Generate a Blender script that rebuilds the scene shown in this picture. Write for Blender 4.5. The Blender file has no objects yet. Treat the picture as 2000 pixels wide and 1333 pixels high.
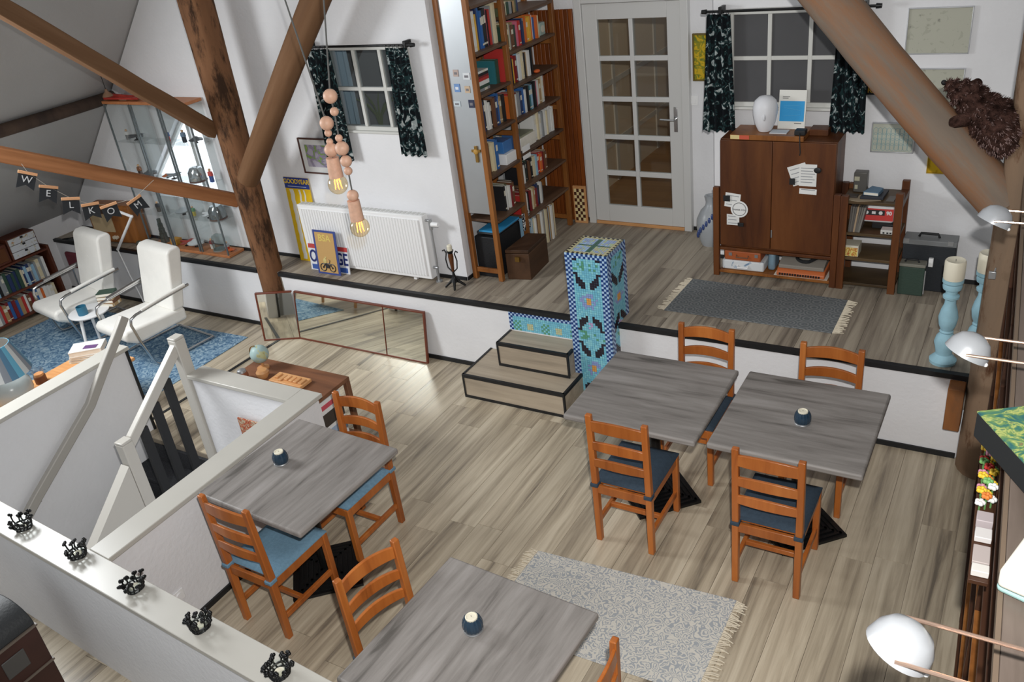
import bpy, bmesh, math, random
from mathutils import Vector, Matrix
random.seed(7)
scene = bpy.context.scene
COL = scene.collection
PI = math.pi
HP = 0.607            # height of the raised platform

# ---------------------------------------------------------------- camera
yaw, pitch, roll = -0.5834, 0.4928, -0.1326
CAM = Vector((1.7237, -5.0921, 3.5783))
fw = Vector((math.sin(yaw)*math.cos(pitch), math.cos(yaw)*math.cos(pitch), -math.sin(pitch)))
rt = fw.cross(Vector((0, 0, 1))).normalized(); up = rt.cross(fw)
r2 = rt*math.cos(roll)+up*math.sin(roll); u2 = -rt*math.sin(roll)+up*math.cos(roll)
cd = bpy.data.cameras.new('camera'); cam = bpy.data.objects.new('camera', cd); COL.objects.link(cam)
cam.matrix_world = Matrix(((r2.x, u2.x, -fw.x, CAM.x), (r2.y, u2.y, -fw.y, CAM.y), (r2.z, u2.z, -fw.z, CAM.z), (0, 0, 0, 1)))
cd.sensor_width = 36; cd.lens = 36*1701.99/2000; cd.clip_start = 0.05
scene.camera = cam

# ---------------------------------------------------------------- light: soft daylight from above plus the photographer's flash
w = bpy.data.worlds.new('daylight'); scene.world = w; w.use_nodes = True
w.node_tree.nodes['Background'].inputs[0].default_value = (0.93, 0.97, 1.0, 1)
w.node_tree.nodes['Background'].inputs[1].default_value = 0.42
fl = bpy.data.lights.new('camera_flash', 'SPOT'); fl.energy = 740; fl.shadow_soft_size = 0.03; fl.spot_size = math.radians(108); fl.spot_blend = 1.0
fl.color = (1.0, 0.98, 0.95)
flo = bpy.data.objects.new('camera_flash', fl); COL.objects.link(flo)
flo.location = CAM+u2*0.19+r2*0.06-fw*0.04; flo.rotation_euler = (r2*.03-u2*.02+fw).to_track_quat('-Z', 'Y').to_euler()
# daylight falling in through the roof window on the left slope (window_4 below)
sl = bpy.data.lights.new('roof_window_daylight', 'AREA'); sl.shape = 'RECTANGLE'; sl.size = 1.15; sl.size_y = 1.25; sl.energy = 148; sl.color = (.95, .98, 1.0)
slo = bpy.data.objects.new('roof_window_daylight', sl); COL.objects.link(slo); slo.location = (-5.26, -2.75, 2.93); slo.rotation_euler = (0, -PI/4, 0)
scene.cycles.transparent_max_bounces = 40
vs = scene.view_settings
vs.view_transform = 'Standard'; vs.look = 'None'; vs.gamma = 1; vs.exposure = -0.07; vs.use_curve_mapping = False

# ---------------------------------------------------------------- materials
def lin(c):
    if isinstance(c, str):
        c = c.lstrip('#'); c = [int(c[i:i+2], 16)/255 for i in (0, 2, 4)]
    return tuple(x/12.92 if x <= .04045 else ((x+.055)/1.055)**2.4 for x in c)+(1,)
MATS = {}
def newmat(n):
    m = bpy.data.materials.new(n); m.use_nodes = True; MATS[n] = m
    nt = m.node_tree; return m, nt, nt.nodes['Principled BSDF']
def N(nt, t, **k):
    n = nt.nodes.new(t)
    for a, v in k.items():
        if a in n.inputs: n.inputs[a].default_value = v
        else: setattr(n, a, v)
    return n
def ramp(nt, fac, stops):
    r = nt.nodes.new('ShaderNodeValToRGB'); e = r.color_ramp.elements
    while len(e) < len(stops): e.new(0.5)
    for i, (p, c) in enumerate(stops): e[i].position = p; e[i].color = lin(c)
    nt.links.new(fac, r.inputs[0]); return r.outputs[0]
def plain(n, c, rough=.5, metal=0., var=.0, scale=6., bump=0., spec=.5, emit=0., trans=0., bscale=60.):
    m, nt, b = newmat(n)
    b.inputs['Roughness'].default_value = rough; b.inputs['Metallic'].default_value = metal
    b.inputs['Specular IOR Level'].default_value = spec
    b.inputs['Base Color'].default_value = lin(c)
    if var > 0 or bump > 0:
        g = N(nt, 'ShaderNodeNewGeometry')
    if var > 0:
        no = N(nt, 'ShaderNodeTexNoise', Scale=scale, Detail=4.)
        nt.links.new(g.outputs['Position'], no.inputs['Vector'])
        L = lin(c)
        r = nt.nodes.new('ShaderNodeValToRGB'); e = r.color_ramp.elements
        e[0].position = .3; e[0].color = tuple(x*(1-var) for x in L[:3])+(1,)
        e[1].position = .7; e[1].color = tuple(min(1, x*(1+var*.6)) for x in L[:3])+(1,)
        nt.links.new(no.outputs['Fac'], r.inputs[0]); nt.links.new(r.outputs[0], b.inputs['Base Color'])
    if bump > 0:
        n2 = N(nt, 'ShaderNodeTexNoise', Scale=bscale, Detail=3.); nt.links.new(g.outputs['Position'], n2.inputs['Vector'])
        bp = N(nt, 'ShaderNodeBump', Strength=bump, Distance=.01); nt.links.new(n2.outputs['Fac'], bp.inputs['Height'])
        nt.links.new(bp.outputs[0], b.inputs['Normal'])
    if emit > 0:
        b.inputs['Emission Color'].default_value = lin(c); b.inputs['Emission Strength'].default_value = emit
    return m
def wood(n, cols, axis='y', fine=28., stretch=.06, rough=.5, world=False, rnd=True, bump=.15, spec=.4, tint=(.88, 1.1), lo=.30, hi=.70):
    """grain stretched along an axis; colours from dark to light"""
    m, nt, b = newmat(n)
    b.inputs['Roughness'].default_value = rough; b.inputs['Specular IOR Level'].default_value = spec
    if world: src = N(nt, 'ShaderNodeNewGeometry').outputs['Position']
    else: src = N(nt, 'ShaderNodeTexCoord').outputs['Object']
    oi = N(nt, 'ShaderNodeObjectInfo')
    mu = N(nt, 'ShaderNodeMath', operation='MULTIPLY'); mu.inputs[1].default_value = 37.0
    nt.links.new(oi.outputs['Random'], mu.inputs[0])
    ad = N(nt, 'ShaderNodeVectorMath', operation='ADD'); nt.links.new(src, ad.inputs[0])
    if rnd: nt.links.new(mu.outputs[0], ad.inputs[1])
    mp = N(nt, 'ShaderNodeMapping')
    s = [1, 1, 1]; s['xyz'.index(axis)] = stretch; mp.inputs['Scale'].default_value = s
    nt.links.new(ad.outputs[0], mp.inputs['Vector'])
    n1 = N(nt, 'ShaderNodeTexNoise', Scale=fine, Detail=6., Roughness=.65, Distortion=.6)
    n2 = N(nt, 'ShaderNodeTexNoise', Scale=fine*.22, Detail=3., Distortion=1.5)
    for x in (n1, n2): nt.links.new(mp.outputs[0], x.inputs['Vector'])
    mx = N(nt, 'ShaderNodeMix', data_type='FLOAT'); mx.inputs[0].default_value = .5
    nt.links.new(n1.outputs['Fac'], mx.inputs[2]); nt.links.new(n2.outputs['Fac'], mx.inputs[3])
    k = len(cols); st = [(lo+(hi-lo)*i/(k-1), c) for i, c in enumerate(cols)]
    c1 = ramp(nt, mx.outputs[0], st)
    if rnd:
        hs = N(nt, 'ShaderNodeHueSaturation'); nt.links.new(c1, hs.inputs['Color'])
        mr = N(nt, 'ShaderNodeMapRange'); mr.inputs[3].default_value = tint[0]; mr.inputs[4].default_value = tint[1]
        nt.links.new(oi.outputs['Random'], mr.inputs[0]); nt.links.new(mr.outputs[0], hs.inputs['Value']); c1 = hs.outputs[0]
    nt.links.new(c1, b.inputs['Base Color'])
    if bump:
        bp = N(nt, 'ShaderNodeBump', Strength=bump, Distance=.004); nt.links.new(n1.outputs['Fac'], bp.inputs['Height'])
        nt.links.new(bp.outputs[0], b.inputs['Normal'])
    return m
def bark(n, cols, dark, cut, soft=.06, zs=.28, sc=9.):
    m = wood(n, cols, 'z', 9, .12, .85, bump=.5, spec=.15); nt = m.node_tree; b = nt.nodes['Principled BSDF']
    src = b.inputs['Base Color'].links[0].from_socket
    tc = N(nt, 'ShaderNodeTexCoord'); mp = N(nt, 'ShaderNodeMapping'); mp.inputs['Scale'].default_value = (1, 1, zs); nt.links.new(tc.outputs['Object'], mp.inputs['Vector'])
    ns = N(nt, 'ShaderNodeTexNoise', Scale=sc, Detail=6., Roughness=.7); nt.links.new(mp.outputs[0], ns.inputs['Vector'])
    fac = N(nt, 'ShaderNodeMapRange'); fac.inputs[1].default_value = cut-soft; fac.inputs[2].default_value = cut+soft; nt.links.new(ns.outputs['Fac'], fac.inputs[0])
    mx = N(nt, 'ShaderNodeMix', data_type='RGBA'); nt.links.new(fac.outputs[0], mx.inputs[0]); nt.links.new(src, mx.inputs[6]); mx.inputs[7].default_value = lin(dark)
    nt.links.new(mx.outputs[2], b.inputs['Base Color']); return m
def glassy(n, tint='#ffffff', alpha=.12, rough=.02):
    """thin clear pane: mostly see-through, a little mirror"""
    m, nt, b = newmat(n); nt.nodes.remove(b)
    t = N(nt, 'ShaderNodeBsdfTransparent'); t.inputs[0].default_value = lin(tint)
    g = N(nt, 'ShaderNodeBsdfGlossy'); g.inputs['Roughness'].default_value = rough
    lw = N(nt, 'ShaderNodeLayerWeight'); lw.inputs[0].default_value = .5
    pw_ = N(nt, 'ShaderNodeMath', operation='POWER'); pw_.inputs[1].default_value = 4.; nt.links.new(lw.outputs['Facing'], pw_.inputs[0])
    ml = N(nt, 'ShaderNodeMath', operation='MULTIPLY'); ml.inputs[1].default_value = .5; nt.links.new(pw_.outputs[0], ml.inputs[0])
    ad = N(nt, 'ShaderNodeMath', operation='ADD', use_clamp=True); ad.inputs[1].default_value = alpha; nt.links.new(ml.outputs[0], ad.inputs[0])
    mx = N(nt, 'ShaderNodeMixShader'); nt.links.new(ad.outputs[0], mx.inputs[0])
    nt.links.new(t.outputs[0], mx.inputs[1]); nt.links.new(g.outputs[0], mx.inputs[2])
    nt.links.new(mx.outputs[0], nt.nodes['Material Output'].inputs[0]); return m
def pattern(n, base, cols, scale=18., lo=.5, rough=.9, kind='voronoi'):
    """cloth with blotches or scrolls of a second colour"""
    m, nt, b = newmat(n); b.inputs['Roughness'].default_value = rough; b.inputs['Specular IOR Level'].default_value = .15
    tc = N(nt, 'ShaderNodeNewGeometry')
    ns = N(nt, 'ShaderNodeTexNoise', Scale=scale, Detail=3., Distortion=2.2); nt.links.new(tc.outputs['Position'], ns.inputs['Vector'])
    st = [(0, base), (lo, base)]
    for i, c in enumerate(cols): st += [(lo+.02+.1*i, c), (lo+.09+.1*i, c)]
    nt.links.new(ramp(nt, ns.outputs['Fac'], st), b.inputs['Base Color']); return m
def scroll(n, base, line, scale=11., rough=.95, lo=.15, hi=.75, warp=.12, rnd_=.35):
    """rug print: curling lines from warped voronoi rings"""
    m, nt, b = newmat(n); b.inputs['Roughness'].default_value = rough; b.inputs['Specular IOR Level'].default_value = .1
    tc = N(nt, 'ShaderNodeNewGeometry')
    ns = N(nt, 'ShaderNodeTexNoise', Scale=scale*.8, Detail=2.); nt.links.new(tc.outputs['Position'], ns.inputs['Vector'])
    mxv = N(nt, 'ShaderNodeVectorMath', operation='SCALE'); mxv.inputs['Scale'].default_value = warp; nt.links.new(ns.outputs['Color'], mxv.inputs[0])
    ad = N(nt, 'ShaderNodeVectorMath', operation='ADD'); nt.links.new(tc.outputs['Position'], ad.inputs[0]); nt.links.new(mxv.outputs[0], ad.inputs[1])
    vo = N(nt, 'ShaderNodeTexVoronoi', Scale=scale, Randomness=rnd_); nt.links.new(ad.outputs[0], vo.inputs['Vector'])
    mu = N(nt, 'ShaderNodeMath', operation='MULTIPLY'); mu.inputs[1].default_value = 26.; nt.links.new(vo.outputs['Distance'], mu.inputs[0])
    si = N(nt, 'ShaderNodeMath', operation='SINE'); nt.links.new(mu.outputs[0], si.inputs[0])
    nf = N(nt, 'ShaderNodeTexNoise', Scale=120., Detail=2.); nt.links.new(tc.outputs['Position'], nf.inputs['Vector'])
    a2 = N(nt, 'ShaderNodeMath', operation='ADD'); nt.links.new(si.outputs[0], a2.inputs[0]); nt.links.new(nf.outputs['Fac'], a2.inputs[1])
    nt.links.new(ramp(nt, a2.outputs[0], [(lo, line), (hi, base)]), b.inputs['Base Color'])
    bp = N(nt, 'ShaderNodeBump', Strength=.4, Distance=.004); nt.links.new(nf.outputs['Fac'], bp.inputs['Height']); nt.links.new(bp.outputs[0], b.inputs['Normal'])
    return m

WALL = plain('white_plaster', '#e4e4e6', .85, var=.05, scale=2., bump=.25, spec=.2, bscale=35.)
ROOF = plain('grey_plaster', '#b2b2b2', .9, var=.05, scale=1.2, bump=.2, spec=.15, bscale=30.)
CAPW = plain('satin_white_paint', '#bcb9b1', .3, var=.03, scale=5.)
PAINT = plain('white_gloss_paint', '#d4d4d2', .35)
TRIM = plain('grey_white_trim_paint', '#bdb9b1', .35)
RAILP = plain('grey_rail_paint', '#a9a59e', .4)
BLACK = plain('matt_black', '#17181a', .55)
BLKMET = plain('black_iron', '#121314', .42, .3, bump=.1)
FLOOR = wood('grey_oak_plank', ['#6f6558', '#a0937f', '#baad97', '#cbbfa9'], 'y', 21, .045, .34, world=True, spec=.55, tint=(.94, 1.06), lo=.36, hi=.62)
FLOORGAP = plain('plank_joint', '#8a7f70', .8)
PLAT = wood('grey_oak_platform', ['#5e564c', '#877c6f', '#9f9484', '#ada292'], 'y', 21, .045, .5, world=True, spec=.3, tint=(.93, 1.06), lo=.36, hi=.62)
TOP = wood('grey_laminate', ['#57534f', '#7c7773', '#8b8682', '#989390'], 'x', 24, .09, .5, rnd=False, spec=.3, lo=.34, hi=.66)
ORANGE = wood('honey_pine', ['#7a3f18', '#a05824', '#af652c', '#bb7236'], 'z', 16, .12, .32, spec=.5)
ORANGED = wood('dark_honey_pine', ['#66391a', '#8c5729', '#9e6734'], 'z', 16, .12, .38)
CABW = wood('aged_brown_pine', ['#2c1609', '#502a12', '#633818', '#6f4220'], 'z', 8, .15, .45)
SHELFW = wood('dark_shelf_board', ['#3c2a20', '#5a4231', '#6d523e'], 'y', 18, .08, .5)
LOG = bark('old_timber', ['#694a34', '#7f5a40', '#916a4c'], '#3b2a1f', .54)
LOGG = bark('weathered_timber', ['#6d5d4e', '#7f6a57', '#8f7660'], '#5b3d2a', .60)
LOGB = bark('weathered_brace', ['#6a6159', '#7b6e62', '#8a7b6c'], '#94633f', .56, .12, .14, 5.)
BEAM = wood('sawn_beam', ['#7a4c2c', '#a06a42', '#b37a50'], 'x', 9, .1, .75, bump=.4, spec=.15)
BRACE = wood('brown_brace', ['#543b29', '#6e5038', '#7f6047'], 'z', 9, .1, .75, bump=.4, spec=.15)
DARKBEAM = wood('dark_purlin', ['#2c231f', '#47382f', '#574639'], 'y', 9, .1, .8, bump=.4)
LIGHTWOOD = wood('blond_wood', ['#b87f4e', '#d09a66', '#dba878'], 'x', 14, .15, .45)
BEAD = plain('pinkish_beech', '#d3a88f', .5, var=.12, scale=40)
CHROME = plain('chrome', '#c8c8c8', .18, 1.)
STEEL = plain('brushed_steel', '#c9cdd0', .38, .9, var=.05, scale=3)
ALU = plain('aluminium', '#b4b6b8', .4, .8)
LEATHER = plain('white_leather', '#f0eee8', .38, var=.04, scale=8, bump=.08)
SLATE = plain('slate_cushion', '#3d4a57', .95, var=.12, scale=60, bump=.3, spec=.1, bscale=300)
SKYBLUE = plain('blue_cushion', '#6f90a6', .95, var=.12, scale=60, bump=.3, spec=.1, bscale=300)
WHITE = plain('white_plastic', '#ececec', .4)
CREAM = plain('cream_wax', '#e2dcc8', .5)
PAPER = plain('paper', '#e2ddd0', .9, var=.05, scale=30)
GLASS = glassy('clear_glass', '#fcfefd', .03)
GLASSV = glassy('cabinet_glass', '#fbfcfc', .02)
MIRROR = plain('mirror_glass', '#e6e6da', .03, 1.)
CARPET = plain('charcoal_carpet', '#3a3b3e', 1., var=.3, scale=90, bump=.5, spec=.05, bscale=200)
CURT = pattern('floral_curtain', '#12171b', ['#22383a', '#9fa8a8', '#c3c8c6'], 13, .50)
RUGB = pattern('blue_rug', '#4c6a87', ['#5d7b96', '#7c98ad', '#9cb1be'], 16, .38, 1.)
RUG2 = scroll('cream_scroll_rug', '#cdc9c0', '#9fa3a7', 17., lo=.10, hi=.42)
RUG1 = scroll('grey_scroll_rug', '#7e8182', '#676b6d', 11., lo=.2, hi=.9, warp=.03, rnd_=.05)
FRINGE = plain('cream_fringe', '#d4c9b4', 1., var=.1, scale=60)
def flat(c, rough=.55):
    n = 'paint_'+c.strip('#')
    return MATS.get(n) or plain(n, c, rough)
# one cover material coloured per book
COVER, nt_, b_ = newmat('book_cover'); oi_ = N(nt_, 'ShaderNodeObjectInfo'); nt_.links.new(oi_.outputs['Color'], b_.inputs['Base Color']); b_.inputs['Roughness'].default_value = .5

# ---------------------------------------------------------------- geometry helpers
def bx(bm, x0, y0, z0, x1, y1, z1, mi=0):
    vs_ = [bm.verts.new(p) for p in ((x0,y0,z0),(x1,y0,z0),(x1,y1,z0),(x0,y1,z0),(x0,y0,z1),(x1,y0,z1),(x1,y1,z1),(x0,y1,z1))]
    for f in ((0,3,2,1),(4,5,6,7),(0,1,5,4),(1,2,6,5),(2,3,7,6),(3,0,4,7)):
        bm.faces.new([vs_[i] for i in f]).material_index = mi
    return vs_
def frame_of(d):
    d = Vector(d).normalized(); a = Vector((0,0,1)) if abs(d.z) < .9 else Vector((1,0,0))
    x = d.cross(a).normalized(); return x, d.cross(x).normalized()
def ringface(bm, A, B, mi):
    n = len(A)
    for i in range(n): bm.faces.new((A[i], A[(i+1)%n], B[(i+1)%n], B[i])).material_index = mi
def cyl(bm, p0, p1, r0, r1=None, n=14, mi=0, caps=True):
    r1 = r0 if r1 is None else r1; p0, p1 = Vector(p0), Vector(p1); x, y = frame_of(p1-p0)
    A = [bm.verts.new(p0+(x*math.cos(t)+y*math.sin(t))*r0) for t in [2*PI*i/n for i in range(n)]]
    B = [bm.verts.new(p1+(x*math.cos(t)+y*math.sin(t))*r1) for t in [2*PI*i/n for i in range(n)]]
    ringface(bm, A, B, mi)
    if caps: bm.faces.new(A[::-1]).material_index = mi; bm.faces.new(B).material_index = mi
def tube(bm, pts, r, n=10, mi=0, closed=False, caps=True):
    pts = [Vector(p) for p in pts]; rings = []; m = len(pts); px_ = None
    for i, p in enumerate(pts):
        a = pts[(i-1) % m] if (closed or i > 0) else p; b = pts[(i+1) % m] if (closed or i < m-1) else p
        d = (b-a).normalized()
        if px_ is None: px_, _ = frame_of(d)
        x = (px_-d*px_.dot(d)).normalized(); px_ = x; y = d.cross(x)
        rr = r[i] if isinstance(r, (list, tuple)) else r
        rings.append([bm.verts.new(p+(x*math.cos(2*PI*k/n)+y*math.sin(2*PI*k/n))*rr) for k in range(n)])
    for i in range(m-1): ringface(bm, rings[i], rings[i+1], mi)
    if closed: ringface(bm, rings[-1], rings[0], mi)
    elif caps: bm.faces.new(rings[0][::-1]).material_index = mi; bm.faces.new(rings[-1]).material_index = mi
def lathe(bm, prof, c=(0,0,0), n=24, mi=0, flute=0, fd=0.):
    c = Vector(c); rings = []
    for r, z in prof:
        if r < 1e-5: rings.append([bm.verts.new(c+Vector((0,0,z)))])
        else: rings.append([bm.verts.new(c+Vector(((r+fd*(math.cos(flute*2*PI*k/n) if flute else 0))*math.cos(2*PI*k/n), (r+fd*(math.cos(flute*2*PI*k/n) if flute else 0))*math.sin(2*PI*k/n), z))) for k in range(n)])
    for A, B in zip(rings, rings[1:]):
        if len(A) == 1 and len(B) == 1: continue
        if len(A) == 1:
            for i in range(n): bm.faces.new((A[0], B[(i+1)%n], B[i])).material_index = mi
        elif len(B) == 1:
            for i in range(n): bm.faces.new((A[i], A[(i+1)%n], B[0])).material_index = mi
        else: ringface(bm, A, B, mi)
    for R, f in ((rings[0], True), (rings[-1], False)):
        if len(R) > 1: bm.faces.new(R[::-1] if f else R).material_index = mi
def sph(bm, c, r, n=16, m=10, mi=0, sc=(1,1,1)):
    c = Vector(c); prof = [(math.sin(PI*i/m), -math.cos(PI*i/m)) for i in range(m+1)]; rings = []
    for rr, z in prof:
        k = 1 if rr < 1e-5 else n
        rings.append([bm.verts.new(c+Vector((rr*math.cos(2*PI*j/n)*r*sc[0], rr*math.sin(2*PI*j/n)*r*sc[1], z*r*sc[2]))) for j in range(k)])
    for A, B in zip(rings, rings[1:]):
        if len(A) == 1:
            for i in range(n): bm.faces.new((A[0], B[(i+1)%n], B[i])).material_index = mi
        elif len(B) == 1:
            for i in range(n): bm.faces.new((A[i], A[(i+1)%n], B[0])).material_index = mi
        else: ringface(bm, A, B, mi)
def prism(bm, poly, axis, a, b, mi=0):
    """polygon extruded along an axis: x -> (y,z), y -> (x,z), z -> (x,y)"""
    def P(q, t): return {'x': (t, q[0], q[1]), 'y': (q[0], t, q[1]), 'z': (q[0], q[1], t)}[axis]
    A = [bm.verts.new(P(q, a)) for q in poly]; B = [bm.verts.new(P(q, b)) for q in poly]
    bm.faces.new(A[::-1]).material_index = mi; bm.faces.new(B).material_index = mi; ringface(bm, A, B, mi)
def nb(): return bmesh.new()
ROOTW = {}
def obj(name, bm, mats, parent=None, loc=None, rot=None, bev=0., seg=2, ang=38, label=None, cat=None, group=None, kind=None, keep=False):
    """links a bmesh as ONE object. top-level meshes without loc get their origin at their base"""
    bmesh.ops.recalc_face_normals(bm, faces=bm.faces[:])
    top = parent
    while top is not None and top.parent is not None: top = top.parent
    if top is not None and top.name in ROOTW: bmesh.ops.translate(bm, vec=-ROOTW[top.name], verts=bm.verts[:])
    if parent is None and loc is None and not keep:
        xs = [v.co for v in bm.verts]; lo = Vector((min(v[i] for v in xs) for i in range(3))); hi = Vector((max(v[i] for v in xs) for i in range(3)))
        loc = Vector(((lo.x+hi.x)/2, (lo.y+hi.y)/2, lo.z)); bmesh.ops.translate(bm, vec=-loc, verts=bm.verts[:])
    me = bpy.data.meshes.new(name); bm.to_mesh(me); bm.free()
    for m in (mats if isinstance(mats, (list, tuple)) else [mats]): me.materials.append(m)
    me.shade_smooth(); me.set_sharp_from_angle(angle=math.radians(ang))
    o = bpy.data.objects.new(name, me); COL.objects.link(o)
    if parent is not None: o.parent = parent
    if loc is not None: o.location = loc
    if rot is not None: o.rotation_euler = rot
    if bev: md = o.modifiers.new('bevel', 'BEVEL'); md.width = bev; md.segments = seg; md.limit_method = 'ANGLE'; md.angle_limit = math.radians(40)
    tag(o, label, cat, group, kind); return o
def tag(o, label=None, cat=None, group=None, kind=None):
    if label: o['label'] = label
    if cat: o['category'] = cat
    if group: o['group'] = group
    if kind: o['kind'] = kind
    return o
def thing(name, label, cat, loc=(0,0,0), rz=0, group=None, world=False):
    """an Empty at the base of a thing; with world=True its parts are given in room coordinates"""
    o = bpy.data.objects.new(name, None); COL.objects.link(o); o.location = loc; o.rotation_euler = (0,0,rz); o.empty_display_size = .1
    if world: ROOTW[o.name] = Vector(loc)
    return tag(o, label, cat, group)
def dup(o, parent=None):
    c = o.copy(); COL.objects.link(c)
    if parent is not None: c.parent = parent
    for ch in list(o.children): dup(ch, c)
    return c
def text(s, size, mat, parent, loc, rot, ext=.0008, name='lettering', sx=1., align='CENTER', shear=0., bold=0.):
    cu = bpy.data.curves.new('t', 'FONT'); cu.body = s; cu.size = size; cu.extrude = ext; cu.align_x = align; cu.align_y = 'CENTER'; cu.shear = shear; cu.offset = bold
    t = bpy.data.objects.new('t', cu); COL.objects.link(t)
    me = bpy.data.meshes.new_from_object(t, depsgraph=bpy.context.evaluated_depsgraph_get())
    bpy.data.objects.remove(t); bpy.data.curves.remove(cu)
    me.name = name; me.materials.clear(); me.materials.append(mat)
    o = bpy.data.objects.new(name, me); COL.objects.link(o); o.parent = parent
    top = parent
    while top.parent is not None: top = top.parent
    off = ROOTW.get(top.name, Vector((0,0,0)))
    o.location = Vector(loc)-off; o.rotation_euler = rot; o.scale = (sx, 1, 1); return o
def wavy(bm, x0, x1, z0, z1, y, amp, waves, n=40, rows=6, flare=0.):
    """hanging cloth as a thin folded sheet with thickness"""
    G = []
    for side in (0, 1):
        g = []
        for j in range(rows+1):
            t = j/rows; row = []
            for i in range(n+1):
                u = i/n; x = x0+(x1-x0)*u; x += (u-.5)*flare*(1-t)
                row.append(bm.verts.new((x, y+side*.006+amp*math.sin(u*waves*2*PI+.5*math.sin(3*t))*(1.15-.5*t), z0+(z1-z0)*t+(.006*math.sin(u*waves*4*PI) if j == 0 else 0))))
            g.append(row)
        G.append(g)
    for s, g in enumerate(G):
        for j in range(rows):
            for i in range(n): bm.faces.new((g[j][i], g[j][i+1], g[j+1][i+1], g[j+1][i]))
    a, b = G
    for i in range(n): bm.faces.new((a[0][i], a[0][i+1], b[0][i+1], b[0][i])); bm.faces.new((a[rows][i], a[rows][i+1], b[rows][i+1], b[rows][i]))
    for j in range(rows): bm.faces.new((a[j][0], a[j+1][0], b[j+1][0], b[j][0])); bm.faces.new((a[j][n], a[j+1][n], b[j+1][n], b[j][n]))
ORD = ['first', 'second', 'third', 'fourth', 'fifth', 'sixth', 'seventh', 'eighth', 'ninth', 'tenth', 'eleventh', 'twelfth', 'thirteenth', 'fourteenth', 'fifteenth', 'sixteenth', 'seventeenth', 'eighteenth', 'nineteenth', 'twentieth', 'twenty-first', 'twenty-second', 'twenty-third', 'twenty-fourth', 'twenty-fifth', 'twenty-sixth', 'twenty-seventh', 'twenty-eighth', 'twenty-ninth', 'thirtieth', 'thirty-first', 'thirty-second', 'thirty-third', 'thirty-fourth', 'thirty-fifth', 'thirty-sixth', 'thirty-seventh', 'thirty-eighth', 'thirty-ninth', 'fortieth']
# ---- ray from a photo pixel (2000 x 1333), used to find where a thing stands on a known plane of the room
def ray(u, v): return r2*((u-1000)/1701.99)-u2*((v-666.5)/1701.99)+fw
def at(u, v, x=None, y=None, z=None):
    d = ray(u, v); t = (x-CAM.x)/d.x if x is not None else (y-CAM.y)/d.y if y is not None else (z-CAM.z)/d.z
    return CAM+d*t

# ================================================================ THE SETTING
def struct(name, bm, mats, **k): return obj(name, bm, mats, keep=True, kind='structure', **k)
HX0, HX1, HY0, HY1 = -4.05, -2.15, -3.30, -1.80       # stairwell opening
bm = nb()
for a in ((-7.6,-5.6,HX0,.02), (HX1,-5.6,2.9,.02), (HX0,-5.6,HX1,HY0), (HX0,HY1,HX1,.02)): bx(bm, a[0],a[1],-.12, a[2],a[3],-.008)
floor = struct('floor', bm, FLOORGAP, label='grey oak plank floor of the lower room'); 
bm = nb()
bx(bm, -7.6,.02,.35, 2.9,1.4,HP-.008); bx(bm, -2.3,1.4,.35,-.35,1.95,HP-.008)
plat = struct('floor_platform', bm, FLOORGAP, label='grey oak plank floor of the raised platform')
bm = nb(); bx(bm, -.5,-.5,-.008,.5,.5,0); plank_me = None
def planks(parent, mat, x0, x1, yr, z, seed, skip=None):
    """floor boards laid along y, one shared mesh scaled to each board"""
    global plank_me
    rnd = random.Random(seed); wdt = .187; x = x0; i = 0
    while x < x1-.02:
        cx = x+wdt/2; ys = yr(cx)
        spans = [ys]
        if skip and skip[0] < cx < skip[1]: spans = [(ys[0], skip[2]), (skip[3], ys[1])]
        for (a, b) in spans:
            if b-a < .05: continue
            y = a-rnd.random()*1.1
            while y < b-.001:
                e = y+1.22; s0, s1 = max(y, a), min(e, b)
                if s1-s0 > .02:
                    if plank_me is None:
                        o = obj('plank', bm, mat, parent, loc=(0,0,0)); plank_me = o.data
                    else:
                        o = bpy.data.objects.new('plank', plank_me); COL.objects.link(o); o.parent = parent
                    if plank_me.materials[0] is not mat: o.material_slots[0].link = 'OBJECT'; o.material_slots[0].material = mat
                    o.location = (cx, (s0+s1)/2, z); o.scale = (wdt-.0022, s1-s0-.0022, 1)
                y = e
        x += wdt; i += 1
planks(floor, FLOOR, -7.5, 2.05, lambda x: (-3.75, -.0), 0, 3, (HX0-.06, HX1+.06, HY0, HY1))
planks(plat, PLAT, -7.5, 2.2, lambda x: (.0, .34 if x < -2.24 else (1.83 if x < -.42 else 1.30)), HP, 5)

# riser of the platform, nosing, skirting
bm = nb()
for a, b in ((-7.5,-4.35),(-4.05,1.575),(1.90,2.9)): bx(bm, a,.0,-.05, b,.06,HP-.01)
struct('wall_riser', bm, WALL, label='low white plaster wall below the raised platform')
bm = nb(); bx(bm, -7.45,-.018,HP-.03, -4.34,.022,HP+.004); bx(bm, -4.07,-.018,HP-.03, 1.585,.022,HP+.004); struct('trim_1', bm, BLACK, label='black edge strip along the platform')
bm = nb()
for a, b in ((-7.45,-4.36), (-4.05,-1.86), (-.70,1.57)): bx(bm, a,-.012,.0, b,.002,.036)
struct('baseboard_riser', bm, BLACK, label='thin black skirting at the foot of the riser')
bm = nb(); p0, p1 = Vector((-4.165,-1.78,0)), Vector((-4.075,-.03,0))
prism(bm, [(p0.x-.014,p0.y),(p0.x+.014,p0.y),(p1.x+.014,p1.y),(p1.x-.014,p1.y)], 'z', -.002,.005); struct('trim_2', bm, BLACK, label='black floor strip beside the blue rug')

# gable wall with the left window and the slanted bright window
WZ = 4.6
def zr(x): return x+8.25
bm = nb()
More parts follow.
